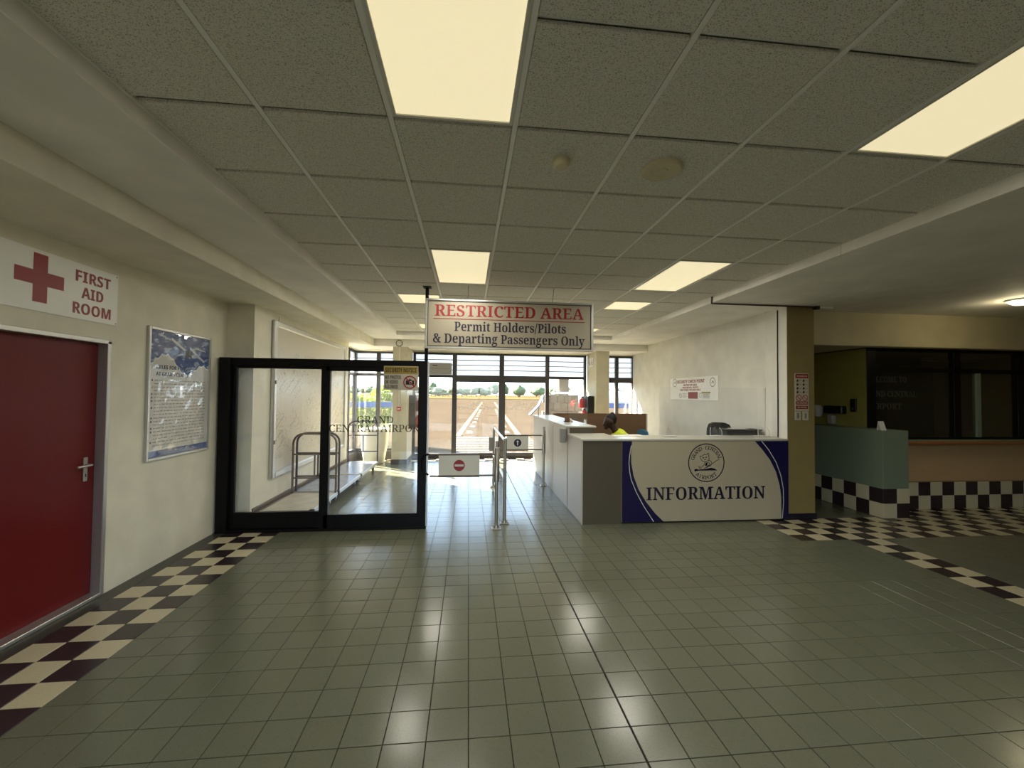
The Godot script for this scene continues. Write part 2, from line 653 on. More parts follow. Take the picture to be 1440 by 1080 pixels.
const PANELS := [
	[2, 0.814, 1.2, "large bright ceiling light at the top centre of the picture", 1.25],
	[6, 0.814, 1.2, "large bright ceiling light cut by the right edge of the picture", 1.25],
	[2, 3.814, 1.2, "ceiling light above the left half of the restricted area sign", 1.25],
	[6, 3.814, 1.2, "long ceiling light above the information counter", 1.25],
	[1, 5.614, 0.6, "square ceiling light just left of the sign pole", 1.25],
	[6, 5.614, 0.6, "square ceiling light behind the long one over the counter", 1.25],
	[1, 8.014, 0.6, "farthest ceiling light on the left, beside the hanging sign", 1.25],
	[6, 8.014, 0.6, "farthest ceiling light on the right, beside the hanging sign", 1.25],
	[2, -2.186, 1.2, "ceiling light over the hall behind the viewer, left row", 1.25],
	[6, -2.186, 1.2, "ceiling light over the hall behind the viewer, right row", 1.25],
]

func ceiling_lights():
	var xs := [-1.54, -0.989, -0.389, 0.211, 0.811, 1.411, 2.011, 2.611, 3.19]
	for q in PANELS:
		var x0: float = xs[q[0]] + 0.013
		var x1: float = xs[q[0] + 1] - 0.013
		var d0: float = q[1] + 0.013
		var d1: float = q[1] + q[2] - 0.013
		var t := thing("ceiling_light", P((x0 + x1) / 2, CEIL, (d0 + d1) / 2), q[3], "light", "ceiling light panels")
		var st := tool()
		wbox(st, x0, x0 + 0.018, CEIL - 0.002, CEIL + 0.05, d0, d1, 0.002)
		wbox(st, x1 - 0.018, x1, CEIL - 0.002, CEIL + 0.05, d0, d1, 0.002)
		wbox(st, x0 + 0.018, x1 - 0.018, CEIL - 0.002, CEIL + 0.05, d0, d0 + 0.018, 0.002)
		wbox(st, x0 + 0.018, x1 - 0.018, CEIL - 0.002, CEIL + 0.05, d1 - 0.018, d1, 0.002)
		put(st, "frame", M.trim_white, t)
		bx(t, "diffuser", M.light_diffuser, x0 + 0.018, x1 - 0.018, CEIL + 0.006, CEIL + 0.016, d0 + 0.018, d1 - 0.018)
		var l := AreaLight3D.new()
		l.name = "panel_light"
		t.add_child(l)
		l.area_size = Vector2(x1 - x0 - 0.06, d1 - d0 - 0.06)
		l.rotation = Vector3(-PI / 2, 0, 0)
		l.position = Vector3(0, -0.004, 0)
		l.light_color = rgb(255, 250, 236)
		l.light_energy = q[4] * PANEL_POWER
		l.area_range = 40.0
		l.shadow_enabled = true

const PANEL_POWER := 0.8

func walls():
	# left wall with the first aid door opening
	var st := tool()
	wbox(st, -3.12, -2.92, 0, 2.75, -4.0, 2.79)
	wbox(st, -3.12, -2.92, 2.045, 2.75, 2.79, 3.715)
	wbox(st, -3.12, -2.92, 0, 2.75, 3.715, 5.36)
	tag(put(st, "wall_left", M.wall_paint), "cream painted left wall with the red door", "", "", "structure")
	# the return and the inner wall behind the black glass door
	st = tool()
	wbox(st, -3.12, -2.61, 0, 2.75, 5.36, 9.35)
	tag(put(st, "wall_left", M.wall_paint), "cream wall stepping out behind the black glass door", "", "", "structure")
	st = tool()
	wbox(st, -3.12, -2.8, 0, 2.75, 9.35, 9.42)
	wbox(st, -3.12, -2.8, 2.69, 2.75, 9.42, 10.9)
	wbox(st, -3.12, -2.8, 0, 0.2, 9.42, 10.9)
	tag(put(st, "wall_left", M.wall_paint), "short cream wall around the side window", "", "", "structure")
	tag(bx(self, "baseboard_left", M.bump_rail, -2.61, -2.59, 0.155, 0.22, 5.40, 9.35, 0.004), "brown rail low along the wall behind the trolleys", "", "", "structure")
	# right wall of the check point
	st = tool()
	wbox(st, 4.37, 4.5, 0, 2.9, 5.5, 10.9)
	tag(put(st, "wall_right", M.white_wall), "pale wall behind the information counter", "", "", "structure")
	# hall behind and beside the viewer, passage and booth
	st = tool()
	wbox(st, -3.12, -2.4, 0, 3.1, -4.2, -4.0)
	wbox(st, 2.2, 9.6, 0, 3.1, -4.2, -4.0)
	wbox(st, -2.4, 2.2, 2.4, 3.1, -4.2, -4.0)
	tag(put(st, "wall_back", M.wall_paint), "wall behind the viewer around the street entrance", "", "", "structure")
	var en := thing("door_3", P(0.35, 0, -4.1), "glazed street entrance behind the viewer", "", "", "structure")
	for k in 4:
		bx(en, "mullion", M.bronze_frame, -2.4 + k * 1.5, -2.3 + k * 1.5, 0.0, 2.4, -4.15, -4.05, 0.004)
	for k in 3:
		bx(en, "pane", M.glass, -2.3 + k * 1.5, -0.9 + k * 1.5, 0.0, 2.4, -4.104, -4.096)
	st = tool()
	wbox(st, 9.6, 9.8, 0, 3.1, -4.2, 8.3)
	tag(put(st, "wall_right", M.khaki_paint), "dim outer wall at the far right", "", "", "structure")
	st = tool()
	wbox(st, 4.5, 9.6, 0, 2.5, 8.1, 8.3)
	tag(put(st, "wall_right", M.khaki_paint), "dim khaki walls of the passage beyond the column", "", "", "structure")
	# wall over the windows, with the eave outside
	st = tool()
	wbox(st, -3.12, 4.5, 2.69, 3.1, 10.72, 10.9)
	wbox(st, -3.4, 4.8, 2.95, 3.1, 10.9, 11.85)
	tag(put(st, "wall_front", M.wall_paint), "lintel over the glazed front", "", "", "structure")
	# columns
	var c := thing("column", P(-1.58, 0, 10.3), "cream column left of the glass doors with a small red call point", "column")
	bx(c, "shaft", M.column_cream, -1.755, -1.41, 0, 2.73, 9.86, 10.72, 0.006)
	var sk := tool()
	for q in [[-1.765, -1.585], [-1.58, -1.40]]: wbox(sk, q[0], q[1], 0, 0.11, 9.848, 9.87, 0.002)
	wbox(sk, -1.41, -1.398, 0, 0.11, 9.87, 10.7, 0.002)
	put(sk, "skirting", M.skirting_dark, c)
	c = thing("column", P(3.26, 0, 10.3), "cream column right of the glass doors, behind the brown screen", "column")
	bx(c, "shaft", M.column_cream, 3.10, 3.43, 0, 2.73, 9.9, 10.72, 0.006)
	bx(c, "skirting", M.skirting_dark, 3.09, 3.44, 0, 0.11, 9.89, 10.7, 0.002)
	c = thing("column", P(4.49, 0, 5.4), "khaki column at the right end of the information counter", "column")
	bx(c, "shaft", M.khaki_paint, 4.289, 4.69, 0, PLAS, 5.21, 5.62, 0.005)
	bx(c, "side_facing", M.white_wall, 4.283, 4.289, 0, PLAS, 5.212, 5.62)
	bx(c, "skirting", M.skirting_navy, 4.28, 4.70, 0, 0.085, 5.195, 5.63, 0.003)

# ------------------------------------------------------------------ glazed front
# a glazed opening: xs = mullion centre lines, rows of heights; louvres in the top row
func glazing(t, x0: float, x1: float, y0: float, y1: float, d: float, mull: Array, tran: Array, louvre_above: float):
	var f: Material = M.bronze_frame
	bx(t, "frame_post", f, x0, x0 + 0.07, y0, y1, d - 0.05, d + 0.05, 0.004)
	bx(t, "frame_post", f, x1 - 0.07, x1, y0, y1, d - 0.05, d + 0.05, 0.004)
	bx(t, "head_rail", f, x0 + 0.07, x1 - 0.07, y1 - 0.05, y1, d - 0.05, d + 0.05, 0.004)
	var xs := [x0 + 0.07]
	for m in mull:
		bx(t, "mullion", f, m[0], m[1], y0, y1 - 0.05, d - 0.05, d + 0.05, 0.004)
		xs.append(m[0]); xs.append(m[1])
	xs.append(x1 - 0.07)
	for k in range(0, xs.size(), 2):
		var a: float = xs[k]
		var b: float = xs[k + 1]
		var tr: Array = tran[k / 2]
		bx(t, "transom", f, a, b, tr[0], tr[1], d - 0.045, d + 0.045, 0.004)
		# louvre blades above the transom
		var n := 4
		var h: float = (y1 - 0.05 - tr[1]) / n
		for q in n:
			var o := bx(t, "louvre_blade", M.frosted, a + 0.004, b - 0.004, tr[1] + h * q - 0.008, tr[1] + h * (q + 1) + 0.008, d - 0.004, d + 0.004, 0.001)
			o.rotation.x = 0.12
		for q in range(1, n):
			bx(t, "blade_clip", M.bronze_frame, a, b, tr[1] + h * q - 0.009, tr[1] + h * q + 0.009, d - 0.02, d - 0.008)
		if tr.size() > 2:
			bx(t, "bottom_rail", f, a, b, y0, tr[2], d - 0.04, d + 0.04, 0.004)
			bx(t, "pane", M.glass, a, b, tr[2], tr[0], d - 0.004, d + 0.004)

func front():
	var d := 10.78
	var t := thing("door_1", P(0.85, 0, d), "glazed entrance doors with dark frames onto the apron", "", "", "structure")
	glazing(t, -1.41, 3.10, 0.0, 2.69, d, [[-0.42, -0.30], [0.79, 0.91], [2.0, 2.10]], [[2.055, 2.12, 0.12], [1.945, 2.12, 0.13], [1.945, 2.12, 0.13], [2.05, 2.12, 0.13]], 2.1)
	bx(t, "meeting_stile", M.bronze_frame, 0.775, 0.945, 0.0, 1.945, d - 0.055, d + 0.03, 0.004)
	bx(t, "threshold", M.bronze_frame, -1.41, 3.10, 0.0, 0.03, d - 0.09, d + 0.1, 0.004)
	# name on the outside of both leaves, mirrored from here
	for xc in [0.22, 1.45]:
		words(t, "GRAND", P(xc, 1.385, d + 0.008), PI, 0.075, M.ink_grey, true, false, 0.36)
		words(t, "CENTRAL AIRPORT", P(xc, 1.275, d + 0.008), PI, 0.075, M.ink_grey, true, false, 0.96)
	t = thing("window_1", P(-2.28, 0, d), "tall front window behind the white planter", "", "", "structure")
	glazing(t, -2.86, -1.74, 0.2, 2.69, d, [[-2.31, -2.21]], [[2.07, 2.135, 0.26], [2.07, 2.135, 0.26]], 2.1)
	bx(t, "sill_kerb", M.skirting_dark, -2.8, -1.75, 0.0, 0.2, d - 0.14, d + 0.1, 0.004)
	t = thing("window_2", P(3.9, 0, d), "narrow front window right of the cream column", "", "", "structure")
	glazing(t, 3.42, 4.42, 0.0, 2.69, d, [[3.885, 3.975]], [[1.97, 2.115, 0.15], [1.97, 2.115, 0.15]], 2.1)
	# side window on the left, in the plane x = -2.8
	t = thing("window_3", P(-2.83, 0, 10.1), "narrow side window in the left corner", "", "", "structure")
	var f: Material = M.bronze_frame
	bx(t, "frame_post", f, -2.86, -2.78, 0.2, 2.69, 9.42, 9.5, 0.004)
	bx(t, "frame_post", f, -2.86, -2.78, 0.2, 2.69, 10.62, 10.73, 0.004)
	bx(t, "frame_post", f, -2.86, -2.78, 0.2, 2.69, 10.08, 10.14, 0.004)
	bx(t, "head_rail", f, -2.86, -2.78, 2.64, 2.69, 9.5, 10.62, 0.004)
	bx(t, "transom", f, -2.86, -2.78, 2.07, 2.135, 9.5, 10.62, 0.004)
	bx(t, "bottom_rail", f, -2.86, -2.78, 0.2, 0.26, 9.5, 10.62, 0.004)
	bx(t, "pane", M.glass, -2.824, -2.816, 0.26, 2.07, 9.5, 10.08)
	bx(t, "pane", M.glass, -2.824, -2.816, 0.26, 2.07, 10.14, 10.62)
	for q in 4:
		bx(t, "louvre_blade", M.frosted, -2.824, -2.816, 2.135 + 0.126 * q, 2.135 + 0.126 * q + 0.12, 9.5, 10.62)
	bx(t, "sill_kerb", M.skirting_dark, -2.8, -2.72, 0.0, 0.2, 9.42, 10.64, 0.004)

func outdoors():
	var g := thing("apron", P(0, -0.05, 60), "sunlit tan apron outside the glass doors with yellow lead-in lines", "ground", "", "structure")
	bx(g, "paving", M.apron, -160, 200, -0.45, -0.05, 10.9, 125)
	bx(g, "dry_grass", M.grass_dry, -260, 320, -0.45, 0.1, 125, 420)
	bx(g, "forecourt", M.apron, -60, 60, -0.45, -0.05, -60, -4.2)
	# yellow lines with white dashes beside them
	var dirx := tan(deg_to_rad(2.7))
	for s in [[-0.40, -0.03], [2.07, 0.03]]:
		var st := tool()
		var a := P(s[0], -0.045, 16.9)
		var b := P(s[0] + dirx * 68.0, -0.045, 85.0)
		var w := Vector3(0.11, 0, 0)
		face(st, Vector3.UP, [a - w, a + w, b + w, b - w])
		put(st, "yellow_line", M.line_yellow, g)
		for k in 9:
			var dd := 18.0 + k * 3.2
			var xx: float = s[0] + dirx * (dd - 16.9) + (0.42 if s[0] < 0 else -0.42)
			bx(g, "white_dash", M.line_white, xx - 0.11, xx + 0.11, -0.05, -0.043, dd, dd + 1.0)
	for k in 8:
		var dd := 11.7 + k * 0.62
		bx(g, "crossing_stripe", M.line_white, -0.45, 2.4, -0.05, -0.043, dd, dd + 0.27)
	# distant trees
	var kinds := [M.tree_green, M.tree_olive]
	for k in 84:
		var x := -92.0 + k * 2.4 + rng.randf_range(-0.4, 0.4)
		var d: float = [196.0, 212.0, 228.0, 244.0][k % 4] + rng.randf_range(-3.0, 3.0)
		var tall := rng.randf() < 0.16 or (x > 10.0 and x < 24.0)
		var h := rng.randf_range(3.6, 5.2) * (1.35 if tall else 1.0)
		var w := rng.randf_range(2.9, 3.7) * (0.85 if tall else 1.0)
		var t := thing("distant_tree", P(x, 0.1, d), "small distant tree in the row beyond the airfield", "tree", "trees on the horizon")
		var st := tool()
		st_tube(st, [P(x, 0.0, d), P(x, h * 0.6, d)], [0.28, 0.15], 6)
		put(st, "trunk", M.bark, t)
		st = tool()
		for b in 7:
			var c := P(x + rng.randf_range(-0.5, 0.5) * w, h * rng.randf_range(0.45, 0.8), d + rng.randf_range(-1, 1))
			blob(st, c, Vector3(w * rng.randf_range(0.45, 0.7), h * rng.randf_range(0.2, 0.34), w * 0.6), rng.randi(), 7)
		put(st, "crown", kinds[k % 2], t, true)
	# hedge and barrier banners
	hedge("leafy_hedge", "sunlit yellow-green hedge outside the corner window", -3.9, -2.2, 13.6, 14.4, 1.75, 2600)
	banner(-5.2, -2.25, 13.3, "blue barrier rail in front of the hedge outside")
	banner(4.45, 7.5, 14.2, "blue barrier rail outside the narrow right window")
	# stone pillar and low wall right of the doors
	var s := thing("stone_pillar", P(3.3, -0.05, 14.4), "pale stone pillar on a low wall outside the right door pane", "pillar")
	bx(s, "pillar", M.stone, 3.14, 3.5, -0.05, 2.2, 14.3, 14.7, 0.01)
	bx(s, "capstone", M.pot_white, 2.95, 3.6, 1.66, 1.74, 14.2, 14.75, 0.01)
	for r in 6:
		for k in 5:
			var x0 := 2.65 + k * 0.25 - (0.12 if r % 2 else 0.0)
			bx(s, "stone_block", M.stone, x0, x0 + 0.24, -0.05 + r * 0.282, 0.225 + r * 0.282, 14.02 + rng.randf_range(0, 0.02), 14.28, 0.012)
	# parked light aircraft, seen through the right window
	var ap := thing("light_aircraft", P(9.0, -0.05, 26), "white light aircraft parked beyond the narrow right window", "aircraft")
	var st2 := tool()
	var body := [P(5.9, 1.3, 26.4), P(6.4, 1.36, 26.4), P(7.4, 1.5, 26.3), P(8.6, 1.5, 26.2), P(10.2, 1.45, 26.1), P(12.4, 1.5, 26)]
	st_tube(st2, body, [0.1, 0.34, 0.52, 0.56, 0.4, 0.14], 14)
	put(st2, "fuselage", M.white_gloss, ap, true)
	bx(ap, "wing", M.white_gloss, 7.6, 8.8, 1.93, 2.03, 22.5, 29.8, 0.04)
	bx(ap, "tail_fin", M.white_gloss, 11.8, 12.5, 1.5, 2.7, 25.97, 26.05, 0.03)
	for w in [[6.7, 26.3], [8.6, 25.3], [8.6, 27.2]]:
		var sw := tool()
		st_lathe(sw, P(w[0], 0.17, w[1] - 0.06), [Vector2(0, 0), Vector2(0.22, 0), Vector2(0.22, 0.12), Vector2(0, 0.12)], 14, Vector3(0, 0, -1))
		put(sw, "wheel", M.rubber, ap)
		sw = tool()
		st_tube(sw, [P(w[0], 0.2, w[1]), P(lerpf(w[0], 8.2, 0.3), 1.1, lerpf(w[1], 26.2, 0.8))], 0.05, 6)
		put(sw, "strut", M.aluminium, ap)

func blob(st: SurfaceTool, c: Vector3, r: Vector3, seed_: int, seg := 8):
	var n := FastNoiseLite.new()
	n.seed = seed_
	n.frequency = 0.9
	var rows := seg
	var cols := seg * 2
	var g := []
	for i in rows + 1:
		var line := []
		for k in cols:
			var a := PI * i / rows
			var b := TAU * k / cols
			var u := Vector3(sin(a) * cos(b), cos(a), sin(a) * sin(b))
			line.append(c + u * r * (1.0 + 0.45 * n.get_noise_3dv(u * 2.0)))
		g.append(line)
	for i in rows:
		for k in cols:
			var k2 := (k + 1) % cols
			if i == 0: tri(st, g[0][0], g[1][k], g[1][k2], 1)
			elif i == rows - 1: tri(st, g[i][k2], g[i][k], g[rows][0], 1)
			else: quad(st, g[i][k2], g[i][k], g[i + 1][k], g[i + 1][k2], 1)

func hedge(called: String, label: String, x0: float, x1: float, d0: float, d1: float, h: float, n: int):
	var t := thing(called, P((x0 + x1) / 2, -0.05, (d0 + d1) / 2), label, "hedge")
	for k in 4:
		var st := tool()
		var x := lerpf(x0 + 0.2, x1 - 0.2, k / 3.0)
		st_tube(st, [P(x, -0.05, (d0 + d1) / 2), P(x + 0.1, h * 0.8, (d0 + d1) / 2)], [0.04, 0.015], 6)
		put(st, "stem", M.bark, t)
	var lf := tool()
	for k in n:
		var u := Vector3(rng.randf_range(-1, 1), rng.randf_range(-1, 1), rng.randf_range(-1, 1))
		if u.length() > 1.0: u = u.normalized() * rng.randf_range(0.7, 1.0)
		var top := h + 0.18 * sin(u.x * 5.0) + rng.randf_range(-0.12, 0.06)
		var p := P(lerpf(x0, x1, u.x * 0.5 + 0.5), lerpf(0.15, top, pow(u.y * 0.5 + 0.5, 0.7)), lerpf(d0, d1, u.z * 0.5 + 0.5))
		var a := Vector3(rng.randf_range(-1, 1), rng.randf_range(-0.3, 1), rng.randf_range(-1, 1)).normalized() * rng.randf_range(0.05, 0.085)
		var b := a.cross(Vector3(rng.randf_range(-1, 1), rng.randf_range(-1, 1), rng.randf_range(-1, 1))).normalized() * 0.03
		quad(lf, p - a, p + b, p + a, p - b)
	put(lf, "foliage", M.leaf_sun, t).set_meta("kind", "stuff")

func banner(x0: float, x1: float, d: float, label: String):
	var t := thing("barrier_rail", P((x0 + x1) / 2, -0.05, d), label, "barrier")
	bx(t, "banner", M.banner_blue, x0, x1, 1.19, 1.36, d - 0.015, d + 0.015, 0.004)
	for k in 3:
		var x := lerpf(x0 + 0.1, x1 - 0.1, k / 2.0)
		bx(t, "post", M.aluminium, x - 0.025, x + 0.025, -0.05, 1.19, d - 0.025, d + 0.025, 0.004)

# ------------------------------------------------------------------ left wall things
const UL := Vector3(0, 0, -1)    # reader's right on the left wall
const UR := Vector3(0, 0, 1)     # reader's right on the right wall
const UP3 := Vector3(0, 1, 0)

func left_wall_things():
	# red door
	var t := thing("door_2", P(-2.97, 0, 3.25), "dark red first aid room door with a steel lever handle", "", "", "structure")
	bx(t, "leaf", M.door_red, -3.03, -2.985, 0.03, 2.02, 2.815, 3.69, 0.003)
	var st := tool()
	wbox(st, -3.1, -2.913, 0, 2.045, 3.69, 3.725, 0.003)
	wbox(st, -3.1, -2.913, 0, 2.045, 2.78, 2.815, 0.003)
	wbox(st, -3.1, -2.913, 2.02, 2.055, 2.78, 3.725, 0.003)
	put(st, "frame", M.aluminium, t)
	bx(t, "sill", M.aluminium, -3.0, -2.905, 0.0, 0.028, 2.815, 3.69, 0.004)
	var h: MeshInstance3D = bx(t, "handle", M.steel, -2.985, -2.977, 0.93, 1.12, 3.585, 3.622, 0.003)
	st = tool()
	st_tube(st, [P(-2.98, 1.06, 3.605), P(-2.935, 1.06, 3.605), P(-2.925, 1.06, 3.59), P(-2.925, 1.058, 3.47)], 0.0095, 8)
	put(st, "lever", M.steel, h, true)
	bx(h, "keyhole", M.ink_black, -2.978, -2.9755, 0.965, 0.99, 3.6, 3.609)
	# first aid sign
	t = thing("first_aid_sign", P(-2.92, 2.39, 3.3), "white sign with red cross reading first aid room above the red door", "sign")
	var d0 := 2.83
	var d1 := 3.765
	bx(t, "board", M.sign_bright, -2.92, -2.912, 2.178, 2.597, d0, d1, 0.002)
	var o := P(-2.9115, 0, 0)
	# cross measured on the photograph
	var cd := 3.135
	var cy := 2.405
	var a := 0.165
	var w := 0.048
	poly(t, "red_cross", M.ink_red, [Vector2(cd - w, cy - a), Vector2(cd + w, cy - a), Vector2(cd + w, cy - w), Vector2(cd + a, cy - w), Vector2(cd + a, cy + w), Vector2(cd + w, cy + w), Vector2(cd + w, cy + a), Vector2(cd - w, cy + a), Vector2(cd - w, cy + w), Vector2(cd - a, cy + w), Vector2(cd - a, cy - w), Vector2(cd - w, cy - w)], o, UL, UP3)
	words(t, "FIRST", P(-2.911, 2.500, 3.535), PI / 2, 0.082, M.ink_red, false, true, 0.30)
	words(t, "AID", P(-2.911, 2.380, 3.535), PI / 2, 0.082, M.ink_red, false, true, 0.185)
	words(t, "ROOM", P(-2.911, 2.258, 3.535), PI / 2, 0.082, M.ink_red, false, true, 0.325)
	for q in [[2.845, 2.58], [3.75, 2.58], [2.845, 2.195], [3.75, 2.195]]:
		var s2 := tool()
		st_lathe(s2, P(-2.912, q[1], q[0]), [Vector2(0.005, 0), Vector2(0.004, 0.002), Vector2(0, 0.0025)], 8, Vector3(1, 0, 0))
		put(s2, "screw", M.ink_black, t)
	poster()

func poster():
	var t := thing("framed_poster", P(-2.92, 1.62, 4.56), "framed flying rules poster with blue sky print under a crumpled plastic cover", "poster")
	var d0 := 4.10
	var d1 := 5.02
	var y0 := 0.995
	var y1 := 2.243
	var x := -2.92
	var st := tool()
	wbox(st, x, x + 0.025, y0, y1, d0, d0 + 0.028, 0.004)
	wbox(st, x, x + 0.025, y0, y1, d1 - 0.028, d1, 0.004)
	wbox(st, x, x + 0.025, y0, y0 + 0.028, d0 + 0.028, d1 - 0.028, 0.004)
	wbox(st, x, x + 0.025, y1 - 0.028, y1, d0 + 0.028, d1 - 0.028, 0.004)
	put(st, "frame", M.aluminium, t)
	# the print
	var wpx := 220
	var hpx := 300
	var im := Image.create(wpx, hpx, true, Image.FORMAT_RGB8)
	var n := FastNoiseLite.new()
	n.seed = 5
	n.frequency = 0.03
	var r := RandomNumberGenerator.new()
	r.seed = 8
	for yy in hpx:
		for xx in wpx:
			var v := n.get_noise_2d(xx * 1.0, yy * 2.2)
			var blue := rgb(40, 66, 122).lerp(rgb(96, 122, 176), clampf(0.5 + v, 0, 1))
			var edge := 62.0 + 18.0 * sin(xx * 0.045 + 2.2) + 5.0 * absf(sin(xx * 0.16)) + xx * 0.14
			var c := blue
			if v > 0.28: c = blue.lerp(rgb(210, 216, 226), 0.7)
			if yy > edge:
				c = rgb(206, 206, 200)
			if yy > edge and yy < edge + 4: c = rgb(232, 232, 230)
			if yy > 282: c = rgb(70, 96, 150)
			im.set_pixel(xx, yy, c)
	# wing and tail of the painted aeroplane
	for q in [[70, 14, 150, 52, 6], [138, 30, 196, 62, 5], [158, 30, 200, 34, 3]]:
		for k in 120:
			var f := k / 119.0
			var px := int(lerpf(q[0], q[2], f))
			var py := int(lerpf(q[1], q[3], f))
			im.fill_rect(Rect2i(px, py, 3, q[4]), rgb(214, 216, 220))
	im.fill_rect(Rect2i(120, 40, 26, 16), rgb(58, 60, 66))
	# lines of print
	var line := 118
	while line < 276:
		var bullet := r.randf() < 0.5
		if bullet: im.fill_rect(Rect2i(9, line - 1, 4, 4), rgb(40, 40, 60))
		var xx := 18
		while xx < 200:
			var run := 4 + r.randi() % 12
			im.fill_rect(Rect2i(xx, line, mini(run, 204 - xx), 2), rgb(128, 128, 130))
			xx += run + 3
		line += 8
	var pm := mat("poster_print", Color(1, 1, 1), 0.4)
	pm.albedo_texture = ImageTexture.create_from_image(im)
	st = tool()
	var px := x + 0.012
	var uv := [Vector2(0, 1), Vector2(0, 0), Vector2(1, 0), Vector2(1, 1)]
	var pt := [P(px, y0 + 0.02, d0 + 0.02), P(px, y1 - 0.02, d0 + 0.02), P(px, y1 - 0.02, d1 - 0.02), P(px, y0 + 0.02, d1 - 0.02)]
	for k in [0, 1, 2, 0, 2, 3]:
		st.set_smooth_group(-1)
		st.set_uv(uv[k])
		st.add_vertex(pt[k])
	put(st, "print", pm, t)
	words(t, "RULES FOR FLYING", P(px + 0.001, 1.872, 4.445), PI / 2, 0.036, M.ink_navy, false, true, 0.47)
	words(t, "AT GRAND CENTRAL", P(px + 0.001, 1.805, 4.455), PI / 2, 0.036, M.ink_navy, false, true, 0.49)
	# crumpled plastic cover
	st = tool()
	var nn := FastNoiseLite.new()
	nn.seed = 17
	nn.frequency = 1.0
	var cols := 26
	var rows := 36
	var grid := []
	for i in rows + 1:
		var ln := []
		for k in cols + 1:
			var fu := k / float(cols)
			var fv := i / float(rows)
			var dd := lerpf(d0 + 0.028, d1 - 0.028, fu)
			var yy := lerpf(y0 + 0.028, y1 - 0.028, fv)
			var edge := minf(minf(fu, 1 - fu), minf(fv, 1 - fv)) * 8.0
			var z := 0.004 + 0.014 * clampf(edge, 0, 1) * (0.5 + 0.5 * nn.get_noise_2d(dd * 5.0, yy * 3.4)) + 0.004 * clampf(edge, 0, 1) * nn.get_noise_2d(dd * 16.0 + 40, yy * 11.0)
			ln.append(P(px + z, yy, dd))
		grid.append(ln)
	for i in rows:
		for k in cols:
			quad(st, grid[i][k], grid[i + 1][k], grid[i + 1][k + 1], grid[i][k + 1], 1)
	put(st, "plastic_cover", M.perspex, t, true)

